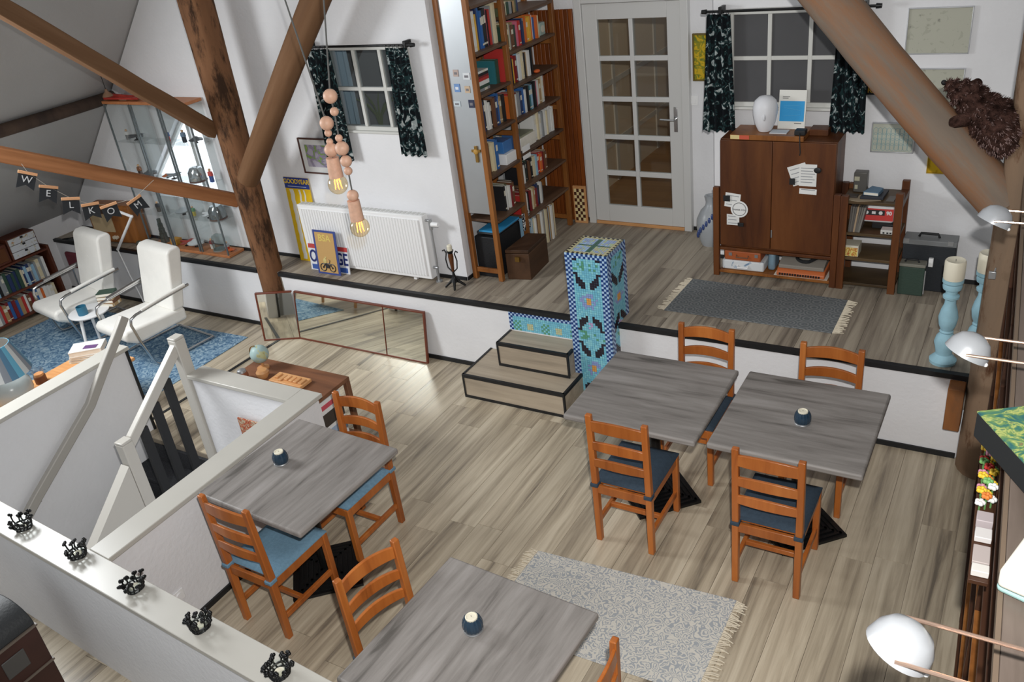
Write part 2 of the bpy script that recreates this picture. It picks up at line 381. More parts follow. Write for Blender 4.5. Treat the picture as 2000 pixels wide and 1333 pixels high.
# left part below the roof, pierced by two openings: built from vertical strips
def strip(x0, x1, z0, z1=None):
    t0, t1 = (min(zr(x0), WZ), min(zr(x1), WZ)) if z1 is None else (z1, z1)
    if max(t0, t1) > z0: prism(bm, [(x0,z0),(x1,z0),(x1,t1),(x0,t0)], 'y', .34,.46)
G0, G1, GB, GT = -5.93, -4.98, 1.10, 1.92      # slanted window: left edge follows the roof
strip(-7.45,G0,.3); strip(G0,G1,.3,GB)
prism(bm, [(G0,1.26),(-5.27,GT),(G1,GT),(G1,min(zr(G1),WZ)),(G0,zr(G0))], 'y', .34,.46)
prism(bm, [(G0,GB),(G0+.001,GB),(G0+.001,1.26),(G0,1.26)], 'y', .34,.46)
strip(G1,-3.27,.3); strip(-3.27,-2.44,.3,1.86)
prism(bm, [(-3.27,2.52),(-2.44,2.52),(-2.44,WZ),(-3.27,WZ)], 'y', .34,.46); strip(-2.44,-2.22,.3)
struct('wall_gable', bm, WALL, label='white plaster gable wall behind the radiator')
bm = nb(); bx(bm, -2.34,.46,.3,-2.22,1.95,WZ); struct('wall_return', bm, WALL, label='white wall behind the tall bookcase')
bm = nb(); bx(bm, -2.34,1.83,.3,-1.765,1.95,WZ); bx(bm, -.775,1.83,.3,-.29,1.95,WZ); bx(bm, -1.765,1.83,2.61,-.775,1.95,WZ)
struct('wall_back', bm, WALL, label='white wall around the glazed door')
bm = nb(); bx(bm, -.41,1.42,.3,-.29,1.83,WZ); bx(bm, -.41,1.30,.3,3.4,1.42,WZ); struct('wall_right', bm, WALL, label='white wall behind the brown cabinet')
bm = nb(); bx(bm, -7.60,-3.6,-.1,-7.45,.46,.86); struct('wall_left', bm, WALL, label='low white knee wall behind the bookshelf')
bm = nb()
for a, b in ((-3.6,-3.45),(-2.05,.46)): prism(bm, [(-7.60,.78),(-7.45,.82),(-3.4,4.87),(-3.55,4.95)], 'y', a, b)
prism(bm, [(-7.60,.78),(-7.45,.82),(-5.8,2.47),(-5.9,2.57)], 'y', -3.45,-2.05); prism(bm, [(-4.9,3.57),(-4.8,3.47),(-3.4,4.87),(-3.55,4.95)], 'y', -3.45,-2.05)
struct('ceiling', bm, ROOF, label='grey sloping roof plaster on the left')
w4 = thing('window_4', 'roof window in the left slope above the lounge', None, (-5.3,-2.75,2.95), world=True); w4['kind'] = 'structure'
def slope(a, b, t0, t1):   # strip of the roof plane between x=a and x=b, t0..t1 above the plaster
    q = .7071; return [(a-q*t0, a+8.27+q*t0), (b-q*t0, b+8.27+q*t0), (b-q*t1, b+8.27+q*t1), (a-q*t1, a+8.27+q*t1)]
bm = nb(); prism(bm, slope(-5.8,-5.74,.0,.07), 'y', -3.45,-2.05); prism(bm, slope(-4.86,-4.8,.0,.07), 'y', -3.45,-2.05)
for y in (-3.45,-2.11): prism(bm, slope(-5.74,-4.86,.0,.07), 'y', y, y+.06)
obj('window_frame', bm, PAINT, w4); bm = nb(); prism(bm, slope(-5.74,-4.86,.04,.046), 'y', -3.39,-2.11); obj('pane', bm, GLASS, w4)
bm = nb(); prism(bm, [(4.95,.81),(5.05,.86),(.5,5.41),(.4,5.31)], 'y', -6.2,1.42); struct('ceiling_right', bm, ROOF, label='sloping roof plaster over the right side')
bm = nb()
for a, b in ((-7.4,-2.225),): bx(bm, a,.328,HP, b,.342,HP+.03)
bx(bm, -2.222,.34,HP,-2.21,1.83,HP+.03); bx(bm, -2.2,1.818,HP,-1.77,1.832,HP+.03); bx(bm, -.775,1.818,HP,-.41,1.832,HP+.03)
bx(bm, -.422,1.30,HP,-.408,1.82,HP+.03); bx(bm, -.41,1.288,HP,2.6,1.302,HP+.03)
struct('baseboard_back', bm, BLACK, label='thin black skirting along the platform walls')
# hallway behind the door
bm = nb(); bx(bm, -2.1,1.95,.5,-.3,4.6,HP-.004); struct('floor_hall', bm, wood('hall_floor', ['#7c5638','#9c7148','#ab8056'], 'x', 10, .1, .4, world=True, rnd=False), label='brown board floor of the hallway behind the door')
bm = nb(); bx(bm, -2.1,1.95,.5,-2.0,4.6,3.3); bx(bm, -2.1,4.5,.5,-.3,4.6,3.3)
struct('wall_hall', bm, flat('#cdb497', .8), label='brownish panelled wall of the hallway')
bm = nb(); bx(bm, -.42,1.95,.5,-.3,4.6,3.3); struct('wall_hall_right', bm, flat('#8a8580', .8), label='grey wall of the hallway')
bm = nb()
for k in range(4): bx(bm, -2.0,2.4+k*.55,HP,-1.985,2.46+k*.55,2.9)
for z in (1.0,1.6,2.3): bx(bm, -2.0,2.0,z,-1.988,4.5,z+.05)
struct('trim_3', bm, flat('#c3b6a6', .6), label='pale panel strips on the hallway wall')

hb = thing('hall_bookcase', 'dark bookcase in the hallway seen through the door panes', 'bookcase', (-.6,3.3,HP), world=True)
HW = wood('hall_case_wood', ['#4a2a18','#6b3f24','#7d4d2e'], 'z', 10, .12, .5)
bm = nb(); bx(bm, -.46,2.7,HP,-.43,3.9,2.6); obj('back', bm, HW, hb)
for y in (2.7,3.28,3.87): bm = nb(); bx(bm, -.70,y,HP,-.46,y+.03,2.6); obj('side', bm, HW, hb)
for z in (.68,1.1,1.5,1.9,2.3): bm = nb(); bx(bm, -.70,2.73,z-.02,-.46,3.87,z); obj('shelf', bm, HW, hb)
# ---------------------------------------------------------------- door with ten panes
d = thing('door_1', 'white door with ten glass panes beside the tall bookcase', None, (-1.27,1.80,HP), world=True); d['kind'] = 'structure'
bm = nb(); L, R_, B_, T_ = -1.695,-.845,HP+.03,2.535
cols_ = ((-1.565,-1.285),(-1.25,-.955)); rows_ = [(.795,1.075),(1.12,1.405),(1.445,1.735),(1.775,2.075),(2.115,2.41)]
bx(bm, L,1.785,B_,cols_[0][0],1.82,T_); bx(bm, cols_[1][1],1.785,B_,R_,1.82,T_)
bx(bm, cols_[0][0],1.785,B_,cols_[1][1],1.82,rows_[0][0]); bx(bm, cols_[0][0],1.785,rows_[-1][1],cols_[1][1],1.82,T_)
leaf = obj('door_leaf', bm, PAINT, d, bev=.003)
bm = nb(); bx(bm, cols_[0][1],1.787,rows_[0][0],cols_[1][0],1.818,rows_[-1][1]); obj('muntin', bm, PAINT, leaf, bev=.003)
for (a, b) in zip(rows_, rows_[1:]):
    for c in cols_:
        bm = nb(); bx(bm, c[0],1.788,a[1],c[1],1.817,b[0]); obj('muntin', bm, PAINT, leaf, bev=.003)
for r_ in rows_:
    for c in cols_:
        bm = nb(); bx(bm, c[0],1.800,r_[0],c[1],1.804,r_[1]); obj('pane', bm, GLASS, leaf)
bm = nb(); bx(bm, L-.07,1.77,HP,L-.003,1.88,T_+.07); bx(bm, R_+.003,1.77,HP,R_+.07,1.88,T_+.07); bx(bm, L-.003,1.77,T_+.004,R_+.003,1.88,T_+.07)
obj('door_frame', bm, PAINT, d, bev=.004)
bm = nb(); bx(bm, L,1.775,HP,R_,1.86,HP+.028); obj('threshold', bm, LIGHTWOOD, d, bev=.003)
hd = nb(); bx(hd, -.915,1.777,1.49,-.882,1.786,1.70); h_ = obj('handle_plate', hd, CHROME, d, bev=.003)
hd = nb(); cyl(hd, (-.90,1.785,1.60),(-.90,1.74,1.60),.011); tube(hd, [(-.90,1.74,1.60),(-.92,1.735,1.60),(-1.02,1.735,1.605)], .009); obj('lever', hd, CHROME, h_)

# ---------------------------------------------------------------- windows
def window(name, label, x0, x1, z0, z1, y, xs, zs, pane, frame, deep=None):
    wdw = thing(name, label, None, ((x0+x1)/2, y, z0), world=True); wdw['kind'] = 'structure'
    bm = nb(); f = .035
    bx(bm, x0-f,y-.012,z0-f,x0,y+.05,z1+f); bx(bm, x1,y-.012,z0-f,x1+f,y+.05,z1+f); bx(bm, x0,y-.012,z0-f,x1,y+.05,z0); bx(bm, x0,y-.012,z1,x1,y+.05,z1+f)
    fr = obj('window_frame', bm, frame, wdw, bev=.003)
    bm = nb(); bx(bm, x0-f-.02,y-.04,z0-f-.015,x1+f+.02,y+.02,z0-f+.005); obj('window_sill', bm, frame, wdw, bev=.004)
    ex = [x0]+xs+[x1]; ez = [z0]+zs+[z1]
    for a in xs:
        bm = nb(); bx(bm, a-.014,y-.006,z0,a+.014,y+.03,z1); obj('muntin', bm, frame, wdw, bev=.002)
    for c in zs:
        for i in range(len(ex)-1):
            bm = nb(); bx(bm, ex[i]+(.014 if i else 0),y-.005,c-.014,ex[i+1]-(.014 if i < len(ex)-2 else 0),y+.03,c+.014); obj('muntin', bm, frame, wdw, bev=.002)
    for i in range(len(ex)-1):
        for j in range(len(ez)-1):
            bm = nb(); bx(bm, ex[i],y+.008,ez[j],ex[i+1],y+.014,ez[j+1]); obj('pane', bm, pane, wdw)
    return wdw
MUNT = plain('white_window_paint', '#c9c9c4', .6)
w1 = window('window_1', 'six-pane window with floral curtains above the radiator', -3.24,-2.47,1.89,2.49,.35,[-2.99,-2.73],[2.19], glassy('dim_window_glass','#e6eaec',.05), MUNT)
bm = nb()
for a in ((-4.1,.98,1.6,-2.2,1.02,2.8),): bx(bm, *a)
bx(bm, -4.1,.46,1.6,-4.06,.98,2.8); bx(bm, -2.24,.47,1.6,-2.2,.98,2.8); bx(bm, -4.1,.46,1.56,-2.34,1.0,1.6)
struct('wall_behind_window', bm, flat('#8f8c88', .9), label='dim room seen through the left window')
bm = nb(); wavy(bm, -3.62,-3.30,1.72,2.62,.62,.02,5); obj('net_curtain', bm, flat('#ccdbe4', .9), label='pale blue net curtain hanging behind the left window panes', cat='curtain')
p = thing('window_plant', 'thin leafed houseplant behind the left window panes', 'plant', (-3.18,.75,1.6), world=True)
bm = nb(); lathe(bm, [(0,1.6),(.05,1.6),(.065,1.72),(.06,1.73),(0,1.73)], (-3.18,.75,0)); obj('pot', bm, flat('#6b4a3a'), p)
for k in range(9):
    a = k*2.4; bm = nb(); pts = [(-3.18+.03*t*math.cos(a)*t, .75+.03*t*math.sin(a)*t*.5, 1.72+.17*t-.022*t*t) for t in (0,1,2,3)]
    tube(bm, pts, [.006,.009,.007,.002], n=5); obj('leaf', bm, flat('#6f7a3c'), p)
bm = nb(); lathe(bm, [(0,0),(.03,0),(.035,.1),(.018,.15),(.018,.2),(0,.2)], (-2.78,.56,1.6)); obj('blue_bottle', bm, flat('#2c5ea6', .2), label='small blue bottle standing behind the left window', cat='bottle')
w2 = window('window_2', 'window with six dark grey blinded panes behind the brown cabinet', -.25,.50,1.89,2.50,1.268,[.005,.285],[2.20], plain('dark_blind', '#4d4d4f', .8, var=.06, scale=5), MUNT)
# slanted gable window behind the glass cabinets
w3 = thing('window_3', 'bright window with slanted left edge behind the glass cabinets', None, (-5.2,.40,GB), world=True); w3['kind'] = 'structure'
poly = [(G0,GB),(G1,GB),(G1,GT),(-5.27,GT),(G0,1.26)]
bm = nb(); prism(bm, poly, 'y', .45,.455); SKYPANE = plain('bright_daylight_pane', '#f4f8ff', .4, emit=1.5); obj('pane', bm, SKYPANE, w3)
def inset(poly, dlt):
    cx = sum(p[0] for p in poly)/len(poly); cz = sum(p[1] for p in poly)/len(poly)
    return [(cx+(x-cx)*(1-dlt/.62), cz+(z-cz)*(1-dlt/.4)) for x, z in poly]
pin = inset(poly, .05); bm = nb()
for i in range(len(poly)):
    a, b, c, e = poly[i], poly[(i+1)%5], pin[(i+1)%5], pin[i]
    prism(bm, [a, b, c, e], 'y', .40,.445)
obj('window_frame', bm, PAINT, w3, bev=.003)
bm = nb(); bx(bm, -5.27,.41,GB,-5.23,.44,GT); obj('muntin', bm, PAINT, w3)
def rod(x0, x1, y, z, wall, label, ax):
    t = thing('curtain_rod', label, 'curtain rod', ((x0+x1)/2, y, z), world=True)
    bm = nb(); cyl(bm, (x0,y,z),(x1,y,z),.009); obj('pole', bm, BLKMET, t)
    for x in (x0, x1):
        bm = nb(); s = -1 if x == x0 else 1; cyl(bm, (x,y,z),(x+s*.035,y,z),.017,.014); obj('finial', bm, BLKMET, t)
    for x in ax:
        bm = nb(); bx(bm, x-.012,y-.012,z-.02,x+.012,wall,z+.03); obj('bracket', bm, BLKMET, t, bev=.003)
    return t
rod(-3.40,-2.36,.27,2.535,.338,'black curtain rod above the left window',[-3.36,-2.41])
rod(-.43,.70,1.21,2.535,1.298,'black curtain rod above the dark paned window',[-.33,.63])
def curtain(x0, x1, z0, z1, y, label, fl=.05, waves=4):
    t = thing('curtain', label, 'curtain', ((x0+x1)/2, y, z0), world=True)
    bm = nb(); wavy(bm, x0,x1,z0,z1,y,.016,waves,flare=fl); obj('cloth', bm, CURT, t)
    for k in range(5):
        x = x0+(x1-x0)*(k+.5)/5; bm = nb(); tube(bm, [(x,y+.018*math.sin(a),2.535-.012+.018*math.cos(a)) for a in [2*PI*i/10 for i in range(10)]], .002, n=5, closed=True); obj('ring', bm, BLKMET, t)
    return t
curtain(-3.40,-3.16,1.62,2.515,.27,'floral curtain at the left of the radiator window'); curtain(-2.60,-2.40,1.69,2.515,.27,'floral curtain at the right of the radiator window')
curtain(-.43,-.26,1.68,2.515,1.21,'floral curtain at the left of the dark paned window',.08); curtain(.47,.66,1.70,2.515,1.21,'floral curtain at the right of the dark paned window, partly behind the brace')

# ---------------------------------------------------------------- steps
ST = wood('step_board', ['#8b8070','#aa9c89','#bcae9a'], 'x', 22, .06, .5, rnd=False)
s = thing('steps', 'two wooden steps with black edges leading up to the platform', 'steps', (-1.4,-.22,0), world=True)
for (x0,x1,y0,z0,z1) in ((-1.845,-.965,-.438,0,.202),(-1.635,-1.025,-.218,.202,.404)):
    bm = nb(); bx(bm, x0,y0,z0,x1,-.002,z1); stp = obj('step', bm, ST, s)
    for a in ((x0-.004,y0-.006,z1-.022,x1+.004,y0+.014,z1+.005),(x0-.006,y0,z1-.02,x0+.012,-.002,z1+.005),(x1-.012,y0,z1-.02,x1+.006,-.13,z1+.005),(x0-.004,y0-.006,z0,x1+.004,y0+.006,z0+.022),(x0-.005,y0-.005,z0+.02,x0+.010,y0+.01,z1-.02),(x1-.010,y0-.005,z0+.02,x1+.005,y0+.01,z1-.02)):
        bm = nb(); bx(bm, *a); obj('edge_strip', bm, BLACK, stp)

# ---------------------------------------------------------------- mosaic pillar
TC = {'n':'#21407f','l':'#a9c6e6','a':'#7cc2d6','b':'#72b8d0','c':'#8accd8','g':'#5a9a7c','k':'#2b2530','o':'#d9a057','p':'#8d9fd0','v':'#b7a3cc','e':'#c2bd98','d':'#4a6e62','s':'#9fb0d2','y':'#b9c6a0'}
TK = list(TC); TM = [plain('tile_'+k, TC[k], .25, spec=.5) for k in TK]
def pillar_tile(i, j, n, m, rnd):
    if i < 3 or i >= n-3:
        return 'n' if (i+j) % 2 else 'l'
    if j < 2: return 'n' if (i+j) % 2 else 'l'
    u = i-(n-1)/2; q = (j-20+15) % 31-15
    if abs(u) <= 1 and abs(q) <= 1: return 'o'
    if 1 < abs(u)+abs(q)*.8 < 4.4 and abs(q) <= 3 and rnd.random() < .5: return 'p'
    # leaf pairs above (V) and below (inverted V) the flower
    if -12 <= q <= -6:
        c = 1.6+(-6-q)*.60
        if abs(abs(u)-c) < (1.0,1.7,1.9,1.7,1.3,.8,.7)[-6-q]: return 'k'
    if 7 <= q <= 13:
        c = 1.6+(q-7)*.60
        if abs(abs(u)-c) < (.8,1.6,1.9,1.7,1.2,.7,.7)[q-7]: return 'k'
    if q in (10,11,12) and abs(u) < 1.5 and rnd.random() < .6: return 'v'
    if (q >= 14 or q <= -14) and rnd.random() < (.5 if abs(abs(u)-2.2) < 1.6 else .15): return 'g'
    return rnd.choice('aabbc')
def mosaic(bm, org, du, dv, nrm, n, m, fn, seed, ts):
    rnd = random.Random(seed); org, du, dv, nrm = map(Vector, (org, du, dv, nrm)); g = ts*.06
    for j in range(m):
        for i in range(n):
            p = org+du*(i*ts+g)+dv*(j*ts+g); s_ = ts-2*g; h = nrm*(.0028+.0008*rnd.random())
            A = [p, p+du*s_, p+du*s_+dv*s_, p+dv*s_]; A = [bm.verts.new(q) for q in A]; B = [bm.verts.new(v.co+h) for v in A]
            mi = TK.index(fn(i, j, n, m, rnd))
            bm.faces.new(B).material_index = mi
            for k in range(4): bm.faces.new((A[k], A[(k+1)%4], B[(k+1)%4], B[k])).material_index = mi
px0, px1, py0, py1, pz = -1.02,-.698,-.124,.187,1.187
pl = thing('mosaic_pillar', 'square pillar clad in blue mosaic tiles beside the steps', 'pillar', ((px0+px1)/2,(py0+py1)/2,0), world=True)
GROUT = flat('#5d8592', .9)
bm = nb(); bx(bm, px0,py0,0,px1,py1,pz); obj('core', bm, GROUT, pl)
ts = (px1-px0)/18
for nm, org, du, nrm, n, sd in (('front_mosaic',(px0,py0,pz),(1,0,0),(0,-1,0),18,1),('right_mosaic',(px1,py0,pz),(0,1,0),(1,0,0),17,2),('left_mosaic',(px0,py1,pz),(0,-1,0),(-1,0,0),17,3),('back_mosaic',(px1,py1,pz),(-1,0,0),(0,1,0),18,4)):
    bm = nb(); m = int(pz/ts) if 'front' in nm or 'right' in nm or 'left' in nm else int((pz-HP)/ts)
    mosaic(bm, org, du, (0,0,-1), nrm, n, m, pillar_tile, sd, ts if n == 18 else (py1-py0)/17)
    obj(nm, bm, TM, pl, kind='stuff', label='small square mosaic tiles in blue with dark leaf shapes')
def top_tile(i, j, n, m, rnd):
    if i in (0, n-1) or j in (0, m-1): return 'k' if (i+j) % 2 else 'e'
    if i in (1, n-2) or j in (1, m-2): return 'e'
    if i in (n//2, n//2-1) or j == m//2: return 'd'
    return rnd.choice('ssly') if (i < n//2 or j > m//2) else rnd.choice('sye')
bm = nb(); mosaic(bm, (px0,py0,pz),(1,0,0),(0,1,0),(0,0,1),18,17,top_tile,5,ts); obj('top_mosaic', bm, TM, pl, kind='stuff', label='mosaic top with four pale squares and a green cross')
def riser_tile(i, j, n, m, rnd):
    if j < 2 or i < 2: return 'n' if (i+j) % 2 else 'l'
    k = (i-4) % 14
    if 5 <= k <= 7 and 5 <= j <= 7: return 'y' if (k+j) % 2 else 'e'
    if k in (0,1,12,13) and 3 < j < 9 and (k+j) % 2: return 'g'
    return rnd.choice('aabbc')
bm = nb(); mosaic(bm, (-1.635,-.003,HP-.032),(1,0,0),(0,0,-1),(0,-1,0),34,9,riser_tile,6,.0178)
obj('mosaic_riser', bm, TM, label='band of blue mosaic tiles above the top step', cat='mosaic', kind='stuff')

# ---------------------------------------------------------------- half walls round the stairwell
CZ = .75
def halfwall(name, label, pts, cappts, z0=-1.6):
    t = thing(name, label, None, (pts[0][0],pts[0][1],0), world=True); t['kind'] = 'structure'
    bm = nb(); prism(bm, pts, 'z', z0, CZ-.03); obj('wall_body', bm, WALL, t)
    bm = nb(); prism(bm, cappts, 'z', CZ-.03, CZ); obj('cap_board', bm, CAPW, t, bev=.004)
    return t
halfwall('wall_stair_right','white half wall with painted cap beside the left dining table',[(-2.18,-3.38),(-2.06,-3.39),(-2.06,-1.72),(-2.18,-1.72)],[(-2.205,-3.350),(-2.035,-3.362),(-2.035,-1.70),(-2.205,-1.70)])
halfwall('wall_stair_far','white half wall with painted cap in front of the low shelf',[(-3.14,-1.83),(-2.18,-1.83),(-2.18,-1.72),(-3.14,-1.72)],[(-3.16,-1.85),(-2.205,-1.85),(-2.205,-1.70),(-3.16,-1.70)])
halfwall('wall_stair_left','white half wall with painted cap at the left of the stairs',[(-4.13,-3.245),(-4.02,-3.252),(-4.02,-1.70),(-4.13,-1.70)],[(-4.16,-3.2135),(-4.0,-3.2250),(-4.0,-1.68),(-4.16,-1.68)])
halfwall('wall_front','white half wall whose cap carries five tealight holders',[(-4.3,-3.235),(-.15,-3.525),(-.15,-3.64),(-4.3,-3.35)],[(-4.3,-3.205),(-.15,-3.495),(-.15,-3.655),(-4.3,-3.365)])
# stairs going down towards the camera
st = thing('staircase', 'stairs with charcoal carpet going down between white half walls', 'stairs', (-3.6,-1.8,0), world=True)
for k in range(5):
    y1 = -1.80-.215*k; zt = -.19*(k+1); bm = nb(); bx(bm, -4.015,y1-.235,zt-.04,-3.24,y1,zt); t_ = obj('tread', bm, CARPET, st, bev=.008)
    bm = nb(); bx(bm, -4.015,y1-.03,zt,-3.24,y1-.005,zt+.15); obj('riser', bm, CARPET, t_)
bm = nb(); prism(bm, [(-1.80,.02),(-1.80,-.28),(-3.10,-1.43),(-3.10,-1.14)], 'x', -3.25,-3.18); obj('stringer', bm, PAINT, st)
rl = thing('stair_railing', 'white stair rail with two posts and flat black balusters', 'railing', (-3.2,-2.1,0), world=True)
for (y, z0, z1) in ((-1.805,-.25,1.035),(-2.425,-.62,.575)):
    bm = nb(); bx(bm, -3.24,y-.045,z0,-3.16,y+.04,z1-.02); prism(bm, [(-3.24,y-.045),(-3.16,y-.045),(-3.16,y+.04),(-3.24,y+.04)], 'z', z1-.02, z1); obj('newel_post', bm, TRIM, rl, bev=.006)
bm = nb(); prism(bm, [(-1.845,.90),(-1.845,.99),(-2.385,.575),(-2.385,.485)], 'x', -3.225,-3.175); obj('handrail', bm, TRIM, rl, bev=.006)
for y in (-1.985,-2.125,-2.265):
    z1 = .89-(-1.85-y)*.77; bm = nb(); bx(bm, -3.215,y-.03,z1-.95,-3.185,y+.03,z1); obj('baluster', bm, BLACK, rl)
bm = nb(); prism(bm, [(-2.475,.40),(-2.475,-1.2),(-3.15,-1.2),(-3.15,-.19)], 'x', -3.245,-3.165); obj('side_panel', bm, TRIM, rl)
bm = nb(); bx(bm, -4.03,-1.712,0,-4.008,-1.692,.715); struct('trim_4', bm, BLACK, label='black strip on the end of the left stair wall')
hr = thing('wall_handrail', 'white curved handrail fixed to the left stair wall', 'handrail', (-3.95,-2.2,0), world=True)
pts = [(-3.95,-1.66,1.00),(-3.95,-1.76,.90),(-3.95,-1.95,.72),(-3.95,-2.15,.52),(-3.95,-2.45,.32),(-3.95,-2.75,.12),(-3.95,-3.05,-.10),(-3.95,-3.18,-.19)]
bm = nb()
def flatbar(bm, pts, hw, hh):
    rings = []
    for i, p in enumerate(pts):
        p = Vector(p); a = Vector(pts[max(i-1,0)]); b = Vector(pts[min(i+1,len(pts)-1)]); d = (b-a).normalized(); n_ = Vector((1,0,0)); q = d.cross(n_).normalized()
        rings.append([bm.verts.new(p+n_*s1*hw+q*s2*hh) for s1, s2 in ((-1,-1),(1,-1),(1,1),(-1,1))])
    for A, B in zip(rings, rings[1:]): ringface(bm, A, B, 0)
    bm.faces.new(rings[0][::-1]); bm.faces.new(rings[-1])
flatbar(bm, pts, .022,.035); obj('rail', bm, RAILP, hr, bev=.008, seg=3)
for y, z in ((-1.95,.69),(-2.75,.09)):
    bm = nb(); bx(bm, -4.02,y-.02,z-.03,-3.96,y+.02,z); obj('bracket', bm, RAILP, hr)
bm = nb(); bx(bm, -2.74,-1.862,.20,-2.50,-1.852,.50); obj('wall_picture', bm, pattern('red_picture','#b9aa90',['#9a4a38','#c07a5a'],25,.45), label='small reddish picture hung inside the stairwell wall', cat='picture')

# ================================================================ TIMBERS
def logmesh(bm, p0, p1, r0, r1, n=18, m=16, seed=1, rough=.06):
    rnd = random.Random(seed); p0, p1 = Vector(p0), Vector(p1); x, y = frame_of(p1-p0); rings = []
    ph = [rnd.random()*6 for _ in range(4)]
    for j in range(m+1):
        t = j/m; r = r0+(r1-r0)*t; c = p0.lerp(p1, t); ring = []
        for i in range(n):
            a = 2*PI*i/n; k = 1+rough*(math.sin(2*a+ph[0]+t*2)*.6+math.sin(3*a+ph[1]-t*3)*.4+math.sin(5*a+ph[2]+t*5)*.25)+rough*.35*(rnd.random()-.5)
            ring.append(bm.verts.new(c+(x*math.cos(a)+y*math.sin(a))*r*k+x*.012*math.sin(t*4+ph[3])))
        rings.append(ring)
    for A, B in zip(rings, rings[1:]): ringface(bm, A, B, 0)
    bm.faces.new(rings[0][::-1]); bm.faces.new(rings[-1])
bm = nb(); logmesh(bm, (0,0,0),(0,0,3.85),.108,.142, seed=4); obj('timber_post', bm, LOG, loc=(-4.20,.015,0), label='rough brown timber post beside the glass cabinets', cat='post', ang=60)
bm = nb(); logmesh(bm, (0,0,0),(0,0,3.85),.155,.14, seed=9); obj('timber_post', bm, LOGG, loc=(1.735,-.03,0), label='thick timber post beside the blue candle stands', cat='post', ang=60)
def orient(o, a, b):
    a, b = Vector(a), Vector(b); o.location = a; o.rotation_euler = (b-a).to_track_quat('Z', 'Y').to_euler()
def brace(a, b, r0, r1, mat, label, seed, rough=.06):
    bm = nb(); logmesh(bm, (0,0,0),(0,0,(Vector(b)-Vector(a)).length), r0, r1, seed=seed, rough=rough)
    o = obj('timber_brace', bm, mat, loc=(0,0,0), label=label, cat='beam', ang=60); orient(o, a, b); return o
brace((1.62,-.04,1.72),(.42,-.04,3.06),.118,.122,LOGB,'thick round brace rising left from the right post',21)
brace((-4.12,-.02,1.50),(-2.50,-.02,3.40),.095,.105,BRACE,'timber brace rising right from the left post',22,.03)
def sawn(a, b, w_, h_, mat, label, name='timber_beam'):
    a, b = Vector(a), Vector(b); L_ = (b-a).length; bm = nb(); n = 10; rings = []
    rnd = random.Random(3)
    for j in range(n+1):
        rings.append([bm.verts.new((sx*w_/2*(1+.05*rnd.uniform(-1,1)), sy*h_/2*(1+.05*rnd.uniform(-1,1)), L_*j/n)) for sx, sy in ((-1,-1),(1,-1),(1,1),(-1,1))])
    for A, B in zip(rings, rings[1:]): ringface(bm, A, B, 0)
    bm.faces.new(rings[0][::-1]); bm.faces.new(rings[-1])
    o = obj(name, bm, mat, loc=a, bev=.012, seg=3, label=label, cat='beam')
    d = (b-a).normalized(); upv = Vector((0,0,1)); x = d.cross(upv).normalized(); y = d.cross(x).normalized()
    o.rotation_euler = Matrix((x, y, d)).transposed().to_euler(); return o
B0, B1 = Vector((-4.30,-.06,1.29)), Vector((-5.16,-1.88,2.36))
LB0, LB1 = Vector((-4.31,-.03,1.295)), Vector((-5.16,-1.88,2.36))
sawn(LB0, LB1, .10,.115, wood('pale_beam', ['#7c4f30','#a26e49','#b37f5a'], 'z', 9, .1, .75, bump=.4, spec=.15), 'light brown beam carrying the pennant string')
sawn((-4.30,-.08,1.93),(-4.34,-1.95,3.58), .10,.125, BRACE, 'dark brown plank brace rising towards the roof from the left post')
bm = nb(); logmesh(bm, (0,0,0),(0,0,3.9),.055,.055,seed=31); o = obj('roof_purlin', bm, DARKBEAM, loc=(0,0,0), label='dark purlin along the sloping grey roof', cat='beam', ang=60); orient(o, (-6.09,.335,2.11),(-6.09,-3.55,2.11))
# small timber block beside the right post
bm = nb(); bx(bm, 1.485,-.13,.28,1.575,-.014,.575); obj('timber_block', bm, wood('block_wood', ['#5b4634','#86552f','#9a6437'], 'z', 9, .2, .7), bev=.006, label='short brown timber block fixed low beside the right post', cat='block')

# ================================================================ DINING TABLES AND CHAIRS
def table(x, y, rz, label, rot_grain):
    t = thing('dining_table', label, 'table', (x, y, 0), rz, 'square grey dining tables')
    bm = nb(); bx(bm, -.4,-.4,.722,.4,.4,.76)
    tp = obj('tabletop', bm, TOP, t, bev=.012, seg=3)
    if rot_grain:
        tp.rotation_euler = (0,0,PI/2)
    bm = nb(); bx(bm, -.2,-.2,.700,.2,.2,.722); obj('bracket', bm, BLKMET, t)
    bm = nb(); cyl(bm, (0,0,.04),(0,0,.70),.034,n=20); obj('column', bm, BLKMET, t)
    bm = nb(); a = .205; bx(bm, -a,-a,.004,a,a,.022)
    for k in range(6):       # stepped ribs of the cast foot
        s_ = a-.02-.03*k; z = .022+.004*k
        for q in ((-s_,-s_,s_,-s_+.014),(-s_,s_-.014,s_,s_),(-s_,-s_,-s_+.014,s_),(s_-.014,-s_,s_,s_)): bx(bm, q[0],q[1],z-.004,q[2],q[3],z+.007)
        bx(bm, -s_+.01,-s_+.01,z-.004,s_-.01,s_-.01,z+.0015)
    ft = obj('foot_plate', bm, BLKMET, t); ft.rotation_euler = (0,0,PI/4)
    return t
def rotc(x, y, a, s=.4): return (x+s*math.cos(a)-s*math.sin(a), y+s*math.sin(a)+s*math.cos(a))
c1 = rotc(-2.0122,-2.7906,-.0556); c4 = rotc(-.4351,-3.4618,-.0579)
T1 = table(c1[0]+.005, c1[1], -.045, 'square grey table against the stair half wall', True)
T2 = table(-.0294,-1.0012, 0, 'square grey table beside the mosaic pillar without a cup', False)
T3 = table(.8295,-.9864, 0, 'square grey table nearest the right post', False)
T4 = table(c4[0], c4[1], -.0579, 'square grey table in the foreground beside the cream rug', True)
